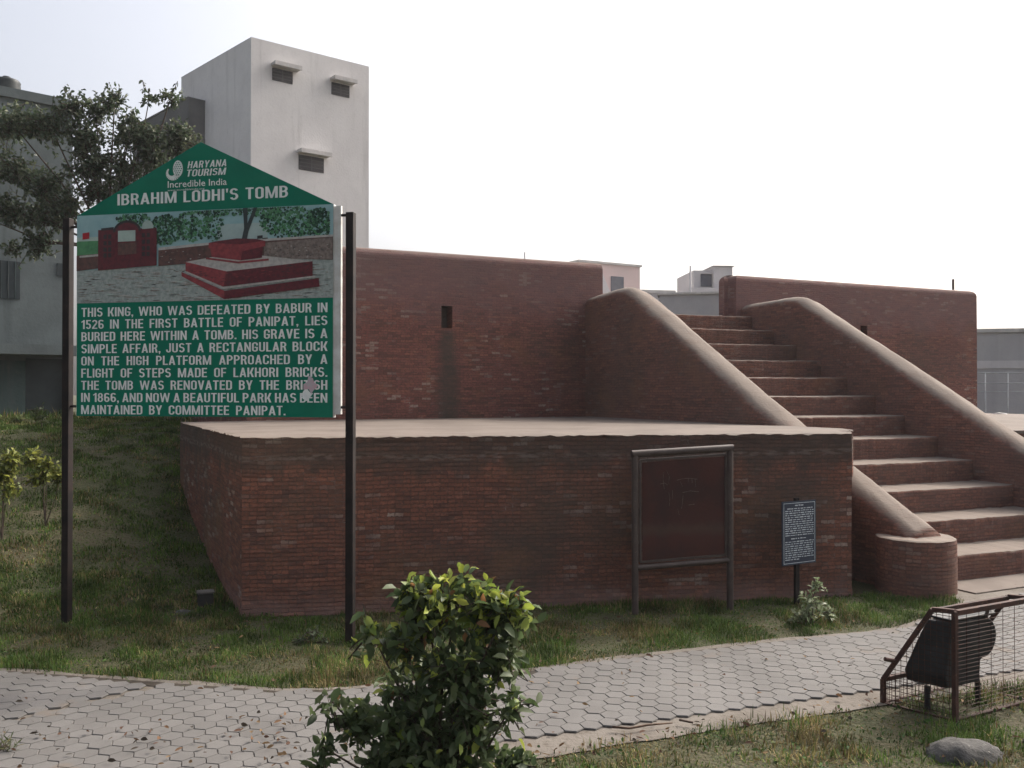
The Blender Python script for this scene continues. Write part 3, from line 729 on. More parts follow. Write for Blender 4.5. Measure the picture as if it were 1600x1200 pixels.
for _ in range(90):
    x = rb.uniform(720, 1430); y = rb.uniform(383, 455); u_ = (x-940)/505
    if x < 930: y = 330+(x-690)*.30+rb.uniform(12, 45)
    else: y = 375-u_*45+rb.uniform(8, 75)
    w_ = rb.uniform(4, 18); P2([(x-w_, y), (x, y-2), (x+w_, y-2), (x+2, y+3)], rb.choice((5, 6, 11)), 6.2)
for x0_, y0_ in ((905, 232), (955, 228), (1120, 190), (1150, 205)): P2([(x0_, y0_-22), (x0_+32, y0_-24), (x0_+32, y0_-6), (x0_, y0_-4)], 11, 3.4)
pic = PC.build('printed_picture', PM, board, uv=False, recalc=False)
# torn patches
mb = MB(); cx_, cz_ = U0+1.72, V0+.205
mb.add([(cx_+r0*math.cos(a), yl-.003, cz_+r0*1.1*math.sin(a)) for a, r0 in zip(np.linspace(0, 6.0, 11), (.05,.03,.045,.06,.03,.05,.055,.025,.05,.035,.045))], [tuple(range(11))], 0)
mb.add([(cx_-.03+r0*math.cos(a), yl-.002, cz_-.06+r0*math.sin(a)) for a, r0 in zip(np.linspace(0, 5.6, 8), (.04,.03,.045,.03,.03,.035,.04,.03))], [tuple(range(8))], 1)
mb.build('torn_patch', [rough_mat('torn_pink', (.50,.33,.36), (.42,.40,.42), 30, .8, .05), M['letters']], board, uv=False, recalc=False)

# ------------------------------------------------------------------ rusted notice board on pipes
t = NT('rusted_sheet'); v = t.obj
c = t.mix(t.ramp(t.noise(v, 3, 6, .65), .38, .66), (.058,.020,.015), (.034,.015,.013))
sx = t.sep(v)
band = t.math('MULTIPLY', t.ramp(t.math('ABSOLUTE', t.math('SUBTRACT', t.math('ADD', sx[2], t.math('MULTIPLY_ADD', t.noise(v, 6, 3), .1, -.05)), .60)), .07, .0), .5)
c = t.mix(band, c, (.075,.05,.038)); c = t.mix(t.math('MULTIPLY', t.ramp(t.noise(v, 50, 4), .6, .75), .3), c, (.08,.035,.026))
M['rust_sheet'] = t.out(c, .75, t.noise(v, 40, 4), .25, .003, .25)
bL, bR = (.883, 6.44), (1.603, 6.60); ba = math.atan2(bR[1]-bL[1], bR[0]-bL[0]); bw_ = math.hypot(bR[0]-bL[0], bR[1]-bL[1])
nb = empty('notice_board', (*bL, 0), ba, 'rusted blank sheet with chalk scrawl in a pipe frame before the brick terrace', 'notice board')
r_ = .0245
for x, zt in ((0, 1.15), (bw_, 1.18)):
    mb = MB(); mb.tube([(x, 0, -.3), (x, 0, zt)], r_, 12); mb.build('post', M['pipe'], nb, True, False).data.set_sharp_from_angle(angle=R(50))
mb = MB(); mb.tube([(-.025, 0, 1.152), (bw_+.025, 0, 1.186)], .026, 12); mb.build('rail', M['pipe'], nb, True, False).data.set_sharp_from_angle(angle=R(50))
mb = MB(); mb.tube([(.0, 0, .335), (bw_, 0, .362)], .022, 12); mb.build('rail', M['pipe'], nb, True, False).data.set_sharp_from_angle(angle=R(50))
mb = MB(); q = [(.055, .385), (bw_-.045, .41), (bw_-.045, 1.125), (.055, 1.09)]
mb.add([(x, -.003, z) for x, z in q]+[(x, .003, z) for x, z in q], [(0,1,2,3),(7,6,5,4)]+[(i, 4+i, 4+(i+1)%4, (i+1)%4) for i in range(4)])
mb.build('sheet', M['rust_sheet'], nb)
mb = MB()
for (xa, za, xb, zb_) in ((.04,.375,bw_-.03,.40),(.04,1.105,bw_-.03,1.138)): mb.tube([(xa, .004, za), (xb, .004, zb_)], .008, 4, square=True)
for (xa, za, zb_) in ((.04,.375,1.105),(bw_-.03,.40,1.138)): mb.tube([(xa, .004, za), (xa, .004, zb_)], .008, 4, square=True)
for z in (.5, .75, .98):
    mb.tube([(.0, .004, z), (.04, .004, z)], .006, 4); mb.tube([(bw_-.03, .004, z), (bw_, .004, z)], .006, 4)
mb.build('frame', M['pipe'], nb, uv=False)
CH = MB()   # faint chalk strokes
def sheet_pt(px, py): return (.055+(px-130)/745*(bw_-.1), .40+(1100-py)/960*.70)
for st in ([(320,250),(315,330),(325,420)], [(345,235),(372,300),(365,370)], [(285,370),(330,360),(355,380)], [(440,335),(480,325),(540,318),(625,330)], [(545,320),(540,360)], [(575,320),(578,365)], [(605,325),(612,410)],
           [(490,460),(560,445),(640,455)], [(495,490),(490,560),(480,620)], [(365,450),(375,520),(370,590)], [(545,585),(600,578)], [(445,620),(460,680)], [(400,430),(398,520)], [(470,350),(490,400)]):
    p3 = [(*sheet_pt(*p),) for p in st]
    CH.tube([(p[0], -.0035, p[1]) for p in p3], .0016, 4)
CH.build('chalk_scrawl', rough_mat('chalk', (.17,.135,.115), (.08,.06,.05), 60, .9, .1), nb, uv=False)

# ------------------------------------------------------------------ blue notice
bs = empty('notice_plate', (2.155, 6.74, 0), R(28), 'small dark blue enamel plate of white text on a single post', 'notice plate')
mb = MB(); mb.box(-.025, .015, .008, .03, -.2, .80); mb.build('post', M['iron_dark'], bs)
M['blue'] = rough_mat('blue_enamel', (.012,.02,.04), (.02,.028,.05), 20, .4, .05, .4)
hw, zb0, zt0 = .172, .305, .78
mb = MB(); mb.box(-hw, hw, -.004, .004, zb0, zt0); plate = mb.build('plate', M['blue'], bs)
mb = MB(); y = -.0065; rb = random.Random(9)
def rect(x0, x1, z0, z1): mb.add([(x0, y, z0), (x1, y, z0), (x1, y, z1), (x0, y, z1)], [(0,1,2,3)])
e = .012
rect(-hw+e, hw-e, zb0+e, zb0+e+.004); rect(-hw+e, hw-e, zt0-e-.004, zt0-e)
rect(-hw+e, -hw+e+.004, zb0+e+.004, zt0-e-.004); rect(hw-e-.004, hw-e, zb0+e+.004, zt0-e-.004)
def dashes(z, x0, x1, h):
    x = x0
    while x < x1-.006:
        L = rb.uniform(.012, .045); L = min(L, x1-x); 
        rect(x, x+L, z+rb.uniform(-.001,.001), z+h*rb.uniform(.75,1.1)); x += L+rb.uniform(.005,.010)
dashes(zt0-.036, -.045, .05, .010)
for i in range(13): dashes(zt0-.058-i*.0165, -hw+.028+(.02 if i == 0 else 0), hw-.026, .0068)
dashes(zt0-.283, -.085, .075, .008)
for i in range(9): dashes(zt0-.305-i*.0165, -hw+.028, hw-.026-(.15 if i == 8 else 0), .0068)
mb.build('lettering', rough_mat('enamel_white', (.50,.55,.58), (.32,.37,.40), 40, .6, .02), plate, uv=False, recalc=False)

# ------------------------------------------------------------------ bin in a wire cage
CA_ = R(28)
cage = empty('bin_cage', (2.15, 4.36, 0), CA_, 'rusty angle-iron cage with wire mesh standing on the verge', 'cage')
CLn = .60
prof = [(0, -.12), (0, .532), (.10, .525), (.335, .125), (.335, -.10)]
sk = -.10     # the frame has racked sideways
def cp(x, w_, z): return (x+sk*w_/.335, w_, z)
for x in (0, CLn):
    mb = MB()
    for a, b in zip(prof[:-1], prof[1:]):
        mb.tube([cp(x, *a), cp(x, *b)], .011, 4, square=True)
    mb.tube([cp(x, 0, .0), cp(x, .335, .0)], .009, 4, square=True); mb.build('end_frame', M['rust'], cage, uv=False)
for (w_, z, r0) in ((0, .525, .012), (.10, .518, .010), (.335, .125, .011), (0, .0, .011), (.335, .0, .010)):
    mb = MB(); mb.tube([cp(.012, w_, z), cp(CLn-.012, w_, z)], r0, 4, square=True); mb.build('rail', M['rust'], cage, uv=False)
mb = MB(); mb.tube([cp(-.012, .27, .235), cp(-.07, .28, .25)], .011, 8); mb.build('latch_pin', M['rust'], cage, uv=False)
def wires(segs, name):
    mb = MB()
    for a, b in segs: mb.tube([a, b], .0016, 3, caps=False)
    mb.build(name, M['rust'], cage, uv=False)
sg_ = []
for i in range(1, 19): sg_.append((cp(i*CLn/19, .004, .0), cp(i*CLn/19, .004, .52)))if i % 3 == 0 else None
for j in range(1, 26): sg_.append((cp(0, .004, j*.0203), cp(CLn, .004, j*.0203)))
wires(sg_, 'wire_mesh')
sg_ = []
for x in (.004,):
    for j in range(1, 20):
        z = j*.0265; wmax = .335 if z < .125 else .10+(.335-.10)*(.525-z)/.40
        sg_.append((cp(x, 0, z), cp(x, wmax, z)))
    for i in range(1, 12):
        w_ = i*.028; ztop = .52 if w_ < .10 else .525-.40*(w_-.10)/.235
        sg_.append((cp(x, w_, .0), cp(x, w_, ztop)))
wires(sg_, 'wire_mesh')
sg_ = []
for i in range(1, 20): sg_.append((cp(i*CLn/20, .333, .0), cp(i*CLn/20, .333, .125)))
for j in range(1, 5): sg_.append((cp(0, .333, j*.025), cp(CLn, .333, j*.025)))
wires(sg_, 'wire_mesh')
M['bin'] = rough_mat('bin_black', (.012,.012,.013), (.02,.019,.02), 14, .55, .12, .3)
bin_ = empty('litter_bin', (2.15, 4.36, 0), CA_, 'black swing bin hung inside the wire cage', 'litter bin')
BP = [(.08,.455),(.33,.455)]+[(.325+.105*math.cos(a), .350+.105*math.sin(a)) for a in np.linspace(R(75), R(-95), 12)]+[(.30,.235),(.29,.13),(.04,.13),(.02,.19),(.05,.33)]
mb = MB(); n_ = len(BP)
mb.add([(x, .07, z) for x, z in BP]+[(x-.06, .26-max(0, z-.2)*.35, z) for x, z in BP],
       [tuple(range(n_)), tuple(reversed(range(n_, 2*n_)))]+[(i, n_+i, n_+(i+1)%n_, (i+1)%n_) for i in range(n_)])
bev(mb.build('body', M['bin'], bin_), .010, 2, 20)
mb = MB(); mb.box(.06, .41, .062, .20, .457, .470); bev(mb.build('lid', M['bin'], bin_), .004)
for x in (.08, .33):
    mb = MB(); mb.tube([(x, .045, .515), (x+.005, .058, .485), (x, .062, .45)], .009, 6); mb.build('hanger', M['pipe'], bin_, uv=False)
mb = MB(); mb.tube([(.30, .10, .16), (.315, .10, .11), (.32, .10, -.02)], .014, 6); mb.build('leg', M['bin'], bin_, uv=False)
mb = MB(); mb.tube([(.02, .17, .12), (.02, .17, -.05)], .014, 6); mb.build('leg', M['bin'], bin_, uv=False)

# ------------------------------------------------------------------ stones and bits
def rock(name, loc, size, seed, mat, label, cat='stone', flat=.6, group=None):
    bm = bmesh.new(); bmesh.ops.create_icosphere(bm, subdivisions=4, radius=1); off = Vector((seed*3.1, seed*1.7, seed))
    for v_ in bm.verts:
        c_ = v_.co; k = 1+.26*noise.noise(c_*.9+off)+.10*noise.noise(c_*2.2+off)+.06*noise.noise(c_*6+off)+.035*noise.noise(c_*15+off); c_ *= k
        v_.co = Vector((c_.x*size[0], c_.y*size[1], c_.z*size[2]))
    me = bpy.data.meshes.new(name); bm.to_mesh(me); bm.free()
    o = finish(me, name, mat, None, True, False, False, loc=loc); return tag(o, label, cat, group)
M['stone'] = rough_mat('grey_stone', (.105,.10,.095), (.055,.053,.05), 9, .95, .7, .15, speck=(.16,.15,.14), bd=.012)
rock('boulder', (1.985, 3.95, -.025), (.165, .13, .105), 3, M['stone'], 'grey boulder lying in the grass in front of the wire cage')
rock('boulder', (2.42, 4.02, .02), (.12, .10, .08), 8, M['stone'], 'pale stone at the foot of the cage by the right edge')
mb = MB(); mb.box(-.055, .055, -.045, .045, -.1, .115); mb.box(-.062, .062, -.05, .05, .118, .132, 1)  # dark body with a paler top slab
o = bev(mb.build('marker_stub', [rough_mat('dark_concrete', (.03,.03,.027), (.045,.04,.035), 14), rough_mat('old_concrete', (.15,.14,.125), (.09,.08,.07), 14)], None), .006); o.location = (*pix(322, 6.62), .0); o.rotation_euler = (0, 0, .4)
tag(o, 'short dark stub with a pale cap in the shaded grass beside the terrace corner', 'marker stub')
mb = MB(); mb.box(-.07, .07, -.04, .04, -.02, .028)
o = bev(mb.build('brick_piece', brick_mat('loose_brick', cA=(.3,.13,.09)), None), .008); o.location = (*pix(256, 6.75), .035); o.rotation_euler = (.1, .08, .5)
tag(o, 'broken red brick lying in the shaded grass', 'brick')
rock('field_stone', (*pix(287, 6.45), .0), (.075, .05, .035), 5, M['stone'], 'flat stone in the shaded grass nearer than the dark stub')
mb = MB(); mb.add([(-.03,-.02,0),(.035,-.015,.004),(.03,.02,.012),(-.028,.016,.003)], [(0,1,2,3)])
o = mb.build('paper_scrap', M['white_edge'], None, recalc=False); o.location = (*pix(213, 7.0), .10); tag(o, 'white paper scrap dropped on the shaded grass slope', 'paper scrap')
mb = MB(); mb.tube([(.47,4.21,.03),(.55,4.20,.027),(.64,4.235,.03),(.76,4.265,.028)], [.006,.005,.005,.003], 6)
o = mb.build('twig', rough_mat('twig_bark', (.10,.06,.04), (.06,.04,.03), 30), None, True, False); tag(o, 'long brown twig lying along the near edge of the path', 'twig')
mb = MB(); mb.tube([(.80,4.30,.03),(.86,4.27,.028)], .005, 6)
o = mb.build('twig', rough_mat('twig_bark_grey', (.09,.06,.045), (.05,.035,.03), 30), None, True, False); tag(o, 'short stub of twig beside the longer twig on the path', 'twig')

# ------------------------------------------------------------------ foliage
LEAF = col_mat('leaves', .52, .38, .3); LEAF_DRY = col_mat('grass_blades', .8, .25, .15)
BARK = rough_mat('bark', (.085,.062,.048), (.045,.034,.028), 18, .95, .5)
def leaves(P, D, L, Wd, col, r_, droop=.25, fold=.25):
    """leaf blades: base P, direction D, length L, width Wd (arrays); six vertices each, folded along the midrib"""
    n_ = len(P); D = D/np.linalg.norm(D, axis=1, keepdims=True)
    rnd = r_.normal(0, 1, (n_, 3)); rnd[:,2] = np.abs(rnd[:,2])+.4
    S = np.cross(D, rnd); S /= np.linalg.norm(S, axis=1, keepdims=True)+1e-9
    N = np.cross(S, D); L = L[:,None]; Wd = Wd[:,None]
    down = np.array([0, 0, -1.0])
    mid = P+D*L*.5+down*L*droop*.15; tip = P+D*L+down*L*droop*.6
    lift = N*Wd*fold
    V = np.stack([P, P+D*L*.32+S*Wd*.42+lift, P+D*L*.68+S*Wd*.40+lift+down*L*droop*.25, tip, P+D*L*.68-S*Wd*.40+lift+down*L*droop*.25, P+D*L*.32-S*Wd*.42+lift], 1)
    mids = np.stack([P+D*L*.32, P+D*L*.68+down*L*droop*.25], 1)
    V = np.concatenate([V, mids], 1).reshape(-1, 3)
    b = np.arange(n_)[:,None]*8
    Q = np.concatenate([b+np.array([[6,1,2,7]]), b+np.array([[5,6,7,4]]), b+np.array([[0,1,6,5]]), b+np.array([[7,2,3,4]])])
    return V, Q, np.repeat(col, 8, 0)
def shrub(name, base, clumps, ntw, leafL, leafW, cols, seed, label, cat, per=7, group=None, stem_r=.008, tipcol=None, tipz=.6, spread=.14, upward=.5, trunk=None, twig_r=.0022, droop=.25, mats=None):
    """clumps: (x, y, z, rx, ry, rz, weight). Twigs run from the nearest limb to points in the clumps; leaves sit along their ends."""
    r_ = np.random.default_rng(seed); root = empty(name, base, 0, label, cat, group); base = np.array(base, float)
    W_ = np.array([c_[6] for c_ in clumps], float); W_ /= W_.sum()
    C_ = np.array([c_[:3] for c_ in clumps])-base; Rr = np.array([c_[3:6] for c_ in clumps])
    wood = MB(); zlo = min(0, C_[:,2].min())
    top = np.array(trunk)-base if trunk is not None else None
    hubs = []
    for c_, rr in zip(C_, Rr):
        fork = np.array([0, 0, .0]) if top is None else top
        mid_ = fork*.5+c_*.5+r_.normal(0, .06, 3)*np.linalg.norm(c_-fork)*.6; 
        if top is None: mid_[2] = c_[2]*.55
        wood.tube([fork, mid_, c_], [stem_r*(1 if top is None else .55), stem_r*.45, stem_r*.22], 6, caps=False); hubs.append((mid_, c_))
    if top is not None: wood.tube([(0, 0, -.3), top*.5+r_.normal(0, .05, 3)*np.linalg.norm(top)*.15, top], [stem_r*1.5, stem_r, stem_r*.8], 9)
    k = r_.choice(len(clumps), ntw, p=W_)
    u = r_.normal(0, 1, (ntw, 3)); u /= np.linalg.norm(u, axis=1, keepdims=True); q = r_.random(ntw)**.45
    E_ = C_[k]+u*Rr[k]*q[:,None]
    out = E_-C_[k]; dirn = u*.8+r_.normal(0, .35, (ntw, 3)); dirn[:,2] += upward; dirn /= np.linalg.norm(dirn, axis=1, keepdims=True)
    S_ = E_-dirn*spread
    for i in range(ntw):
        if i % 2 == 0 or ntw < 400: wood.tube([hubs[k[i]][1]*.6+S_[i]*.4, S_[i], E_[i]], [twig_r*1.3, twig_r*1.2, twig_r*.5], 4, caps=False)
    Ps, Ds, Ls, Ws, Cs = [], [], [], [], []
    cols = np.array(cols)
    for j in range(per):
        f = (j+r_.random(ntw)*.8)/per
        Ps.append(S_+(E_-S_)*f[:,None])
        side = r_.normal(0, 1, (ntw, 3)); d = dirn*.55+side*.62*(1.1-f[:,None]*.5); d[:,2] += .15*upward
        Ds.append(d); sz = r_.uniform(.7, 1.15, ntw)*(1 if j < per-1 else .8)
        Ls.append(leafL*sz); Ws.append(leafW*sz)
        cc = cols[r_.integers(0, len(cols), ntw)]*r_.uniform(.7, 1.25, (ntw, 1))
        if tipcol is not None:
            hz = (E_[:,2]-C_[:,2].min())/(np.ptp(C_[:,2])+.01)
            m_ = (r_.random(ntw) < np.clip((hz-tipz)*2.0, .05, .85)*(.35+.65*f)) & (q > .55)
            tc = np.array(tipcol); cc = np.where(m_[:,None], tc[r_.integers(0, len(tc), ntw)]*r_.uniform(.8, 1.2, (ntw, 1)), cc)
        Cs.append(cc)
    V, Q, Cc = leaves(np.concatenate(Ps), np.concatenate(Ds), np.concatenate(Ls), np.concatenate(Ws), np.concatenate(Cs), r_, droop)
    wood.build('trunk' if trunk is not None else 'stem', BARK, root, True, False, False)
    bulk('crown' if trunk is not None else 'foliage', V, Q, LEAF, root, Cc)
    return root
def cl(px, py, rx, ry, d, w_=1, rd=None, dd=0):
    X, Y, Z = pix(px, d, py); s = d/1400
    return (X, Y+dd, Z, rx*s, (rd or max(rx, ry)*.9)*s, ry*s, w_)
d = 3.3
BUSH = [cl(670,940,52,58,d,1.3), cl(765,955,48,52,d,1.1,dd=.05), cl(715,925,60,40,d,.8,dd=.05), cl(645,925,30,36,d,.7), cl(795,945,28,38,d,.6), cl(630,1000,34,40,d,.5), cl(785,1015,28,45,d,.5), cl(520,1095,30,22,d,.14), cl(505,1165,24,16,d,.12), cl(580,985,16,14,d,.08), cl(715,1030,75,60,d,1.4,dd=-.03), cl(640,1105,88,72,d,2.3), cl(735,1110,58,70,d,1.3),
        cl(690,1180,118,62,d,2.5), cl(555,1120,42,40,d,.45), cl(600,1190,64,38,d,1.1), cl(800,1190,38,30,d,.7), cl(800,1100,16,40,d,.15), cl(680,1270,120,45,d,.8)]
shrub('bush', (*pix(685, d), 0), BUSH, 900, .060, .030, [(.072,.105,.042),(.088,.120,.050),(.056,.082,.036),(.105,.130,.060)], 21, 'broad leafy bush with yellow-green new tips at the near side of the path', 'bush', per=6,
      stem_r=.012, tipcol=[(.27,.31,.05),(.33,.35,.07),(.18,.25,.045),(.30,.34,.06),(.24,.29,.05),(.20,.26,.05),(.28,.32,.06),(.16,.20,.05),(.22,.27,.05),(.20,.24,.06),(.25,.30,.07),(.24,.12,.05)], tipz=.60, spread=.13, twig_r=.002)
d = 6.2
shrub('shrub', (*pix(1268, d), 0), [cl(1270,935,26,24,d,1), cl(1262,955,28,18,d,.8), cl(1295,955,16,20,d,.6), cl(1248,960,14,12,d,.4), cl(1275,912,10,12,d,.4)], 62, .045, .022,
      [(.20,.24,.13),(.15,.19,.10),(.25,.28,.17)], 5, 'small pale-leaved shrub at the foot of the blue notice plate', 'shrub', per=5, stem_r=.006, spread=.08)
d = 8.0
YC = [(.26,.27,.055),(.20,.22,.05),(.12,.15,.04)]
shrub('shrub', (*pix(72, d), float(ground_z(pix(72,d)[0], d))), [cl(50,712,14,14,d,1), cl(72,728,20,14,d,1.2), cl(95,742,10,12,d,.6), cl(60,745,16,10,d,.5)], 130, .062, .03, YC, 6, 'thin yellow-leaved shrub on the grass slope, beside the left sign post', 'shrub', per=5, stem_r=.007, spread=.11, group='yellow shrubs on the slope')
d = 7.6
shrub('shrub', (*pix(4, d), float(ground_z(pix(4,d)[0], d))), [cl(8,735,18,20,d,1.2), cl(18,712,14,12,d,.7), cl(-18,740,20,24,d,1), cl(15,762,14,8,d,.5)], 150, .062, .03, YC, 7, 'yellow-leaved shrub cut by the left edge of the photo', 'shrub', per=5, stem_r=.007, spread=.11, group='yellow shrubs on the slope')
d = 13.
shrub('weed', (*pix(28, d), float(ground_z(pix(28,d)[0], d))), [cl(27,655,8,8,d,1), cl(34,664,7,5,d,.6)], 16, .10, .05, [(.12,.16,.05),(.18,.2,.07)], 8, 'leafy weed on the crest of the grass slope by the house', 'weed', per=4, stem_r=.006, spread=.14)
shrub('weed', (*pix(66, 12.), float(ground_z(pix(66,12.)[0], 12.))), [cl(66,648,12,10,12.,1), cl(58,640,6,6,12.,.4)], 14, .08, .035, [(.04,.06,.02),(.07,.09,.03)], 9, 'dark weed on the crest before the dark doorway', 'weed', per=4, stem_r=.006, spread=.16)
d = 5.72
shrub('weed', (*pix(490, d), 0), [cl(488,985,18,12,d,1), cl(470,998,14,8,d,.6), cl(508,1000,10,8,d,.4)], 26, .034, .014, [(.10,.13,.075),(.14,.16,.10)], 11, 'grey-green weed left of the right sign post', 'weed', per=5, stem_r=.003, spread=.07)
d = 5.65
shrub('weed', (*pix(575, d), 0), [cl(575,990,12,12,d,1), cl(590,1005,10,8,d,.6)], 22, .034, .014, [(.12,.14,.08),(.20,.15,.07)], 12, 'straggly weed right of the right sign post', 'weed', per=5, stem_r=.003, spread=.07)
shrub('grass_tuft', (-2.26, 3.98, 0), [(-2.26, 3.98, .05, .10, .07, .03, 1), (-2.36, 4.0, .05, .08, .06, .03, 1)], 60, .05, .006, [(.07,.10,.03),(.14,.13,.05),(.10,.11,.04)], 14, 'tuft of grass on the paving at the lower left corner', 'grass tuft', per=4, stem_r=.002, spread=.04, upward=1.2, twig_r=.0008)
# tree beyond the slope
d = 15.
TREE = [cl(15,190,50,24,d,1.1), cl(75,192,34,22,d,.8), cl(112,165,16,20,d,.4), cl(135,160,22,18,d,.4,dd=.3), cl(128,212,20,26,d,.7), cl(178,155,20,18,d,.36), cl(185,200,22,24,d,.5,dd=.3), cl(222,212,26,20,d,.7), cl(264,205,26,24,d,1.0,dd=.4), cl(232,152,14,10,d,.13), cl(266,150,18,10,d,.15), cl(205,185,12,10,d,.15),
        cl(25,265,34,22,d,.7), cl(70,290,30,22,d,.7), cl(62,335,38,26,d,.9), cl(62,378,26,20,d,.5), cl(8,325,34,24,d,.7), cl(142,255,32,34,d,1.2), cl(190,262,24,22,d,.5), cl(235,245,28,14,d,.45), cl(105,320,28,20,d,.6), cl(150,300,22,18,d,.4), cl(-40,240,40,40,d,.8), cl(20,385,16,10,d,.12), cl(190,298,18,12,d,.3), cl(-60,190,40,30,d,.5), cl(-50,330,40,30,d,.5), cl(255,265,24,12,d,.3)]
shrub('tree', (*pix(165, d), float(ground_z(pix(165,d)[0], d))), [(*c_[:3], c_[3]*(1.85 if -7.4 < c_[0] < -6.2 else 1.5), c_[4]*1.3, c_[5]*(1.7 if -7.4 < c_[0] < -6.2 else 1.5), c_[6]) for c_ in TREE], 1900, .085, .050, [(.058,.084,.048),(.074,.098,.056),(.045,.066,.038),(.10,.115,.065)], 33, 'dark loose-crowned tree rising behind the green gabled notice board', 'tree', per=9,
      stem_r=.036, spread=.32, upward=.25, trunk=(*pix(168, d), 4.0), twig_r=.005, droop=.3)

# ------------------------------------------------------------------ grass
ST = [Vector(p) for p in TP]
NOGO = [TP, [sw(-.2,-.3), sw(XR+.3,-.4), sw(XR+.3,6), sw(-.2,6)], [pw_(0,0), pw_(11.9,0), pw_(11.9,11.7), pw_(0,11.7)]]
def scatter(n_, x0, x1, y0, y1, r_, front=True):
    X = r_.uniform(x0, x1, n_); Y = r_.uniform(y0, y1, n_)
    k = np.abs(X) < Y*.80+1.2
    k &= ~inpoly(X, Y, PATH) | (np.minimum(distline(X, Y, FAR), distline(X, Y, NEAR)) < r_.exponential(.022, n_)*(r_.random(n_) < .75))
    for P in NOGO: k &= ~inpoly(X, Y, P)
    return X[k], Y[k]
def n2(X, Y, s, seed):
    return np.array([noise.noise(Vector((x*s, y*s, seed))) for x, y in zip(X, Y)])
def blades(X, Y, h, w_, r_, dry, lean=1.0):
    n_ = len(X); Z = ground_z(X, Y)-.005
    a = r_.uniform(0, 6.283, n_); b = a+math.pi/2+r_.normal(0, .5, n_)
    l = np.abs(r_.normal(0, lean, n_)); H = h*r_.uniform(.5, 1.3, n_)
    B_ = np.stack([X, Y, Z], 1); S = np.stack([np.cos(b), np.sin(b), 0*b], 1)*(w_*r_.uniform(.7, 1.3, n_))[:,None]
    dx = np.stack([np.cos(a)*np.sin(l), np.sin(a)*np.sin(l), np.cos(l)], 1)*H[:,None]
    dx2 = np.stack([np.cos(a)*np.sin(l*1.9), np.sin(a)*np.sin(l*1.9), np.cos(np.minimum(l*1.9, 1.9))], 1)*H[:,None]
    V = np.stack([B_-S, B_+S, B_+dx*.55+S*.75, B_+dx*.55-S*.75, B_+dx*.55+dx2*.5], 1).reshape(-1, 3)
    g_ = np.array([[.052,.098,.018],[.070,.112,.022],[.040,.072,.018],[.090,.118,.032]]); y_ = np.array([[.19,.145,.062],[.24,.19,.10],[.13,.085,.04],[.17,.15,.06]])
    isd = r_.random(n_) < dry
    c_ = np.where(isd[:,None], y_[r_.integers(0, 4, n_)], g_[r_.integers(0, 4, n_)])*r_.uniform(.65, 1.3, (n_, 1))
    return V, np.repeat(c_, 5, 0), n_
Vs, Cs, N_ = [], [], 0
r_ = np.random.default_rng(11)
for (n_, x0, x1, y0, y1, h, w_, seed, dryb, sc) in ((250000, -4.6, 3.9, 4.7, 7.1, .034, .0026, 1., .16, 1.0), (150000, -1.2, 5.0, 2.6, 5.4, .036, .0026, 2., .40, 1.0), (9000, -3.2, -1.6, 3.0, 4.2, .05, .0026, 2.5, .35, 1.0),
                                                  (330000, -10.0, -1.8, 6.0, 14.0, .034, .0042, 3., .14, 1.0), (34000, -19, -2.5, 14, 23, .12, .012, 4., .35, 1.0)):
    X, Y = scatter(n_, x0, x1, y0, y1, r_)
    clump = n2(X, Y, 2.6, seed)+.6*n2(X, Y, 7, seed+5)
    k = r_.random(len(X)) < np.clip(.92+clump*.6, .58, 1); X, Y, clump = X[k], Y[k], clump[k]
    dry = np.clip(dryb+1.1*n2(X, Y, 1.6, seed+9), .04, .95)
    hh = h*np.clip(1+1.5*clump, .4, 2.6)
    tone = np.clip(1+1.0*n2(X, Y, 4.5, seed+13), .5, 1.6)
    if seed == 3.: dry *= .8
    V, C_, m_ = blades(X, Y, hh, w_, r_, dry); C_ = C_*np.repeat(tone, 5)[:,None]; Vs.append(V); Cs.append(C_); N_ += m_
V = np.concatenate(Vs); C_ = np.concatenate(Cs); b = np.arange(N_)[:,None]*5
Fq = b+np.array([[0,1,2,3]]); Ft = b+np.array([[3,2,4,4]])
me = bpy.data.meshes.new('grass')
me.vertices.add(len(V)); me.vertices.foreach_set('co', V.astype(np.float32).ravel())
Ft = Ft[:,:3]; loops = np.concatenate([Fq.ravel(), Ft.ravel()]).astype(np.int32)
me.loops.add(len(loops)); me.loops.foreach_set('vertex_index', loops)
me.polygons.add(2*N_); me.polygons.foreach_set('loop_start', np.concatenate([np.arange(N_)*4, N_*4+np.arange(N_)*3]).astype(np.int32))
me.update(calc_edges=True)
a = me.color_attributes.new('col', 'FLOAT_COLOR', 'POINT'); a.data.foreach_set('color', np.c_[C_, np.ones(len(C_))].astype(np.float32).ravel())
o = finish(me, 'grass', LEAF_DRY, uv=False, recalc=False); tag(o, 'rough patchy grass, green and straw-coloured', 'grass', kind='stuff')
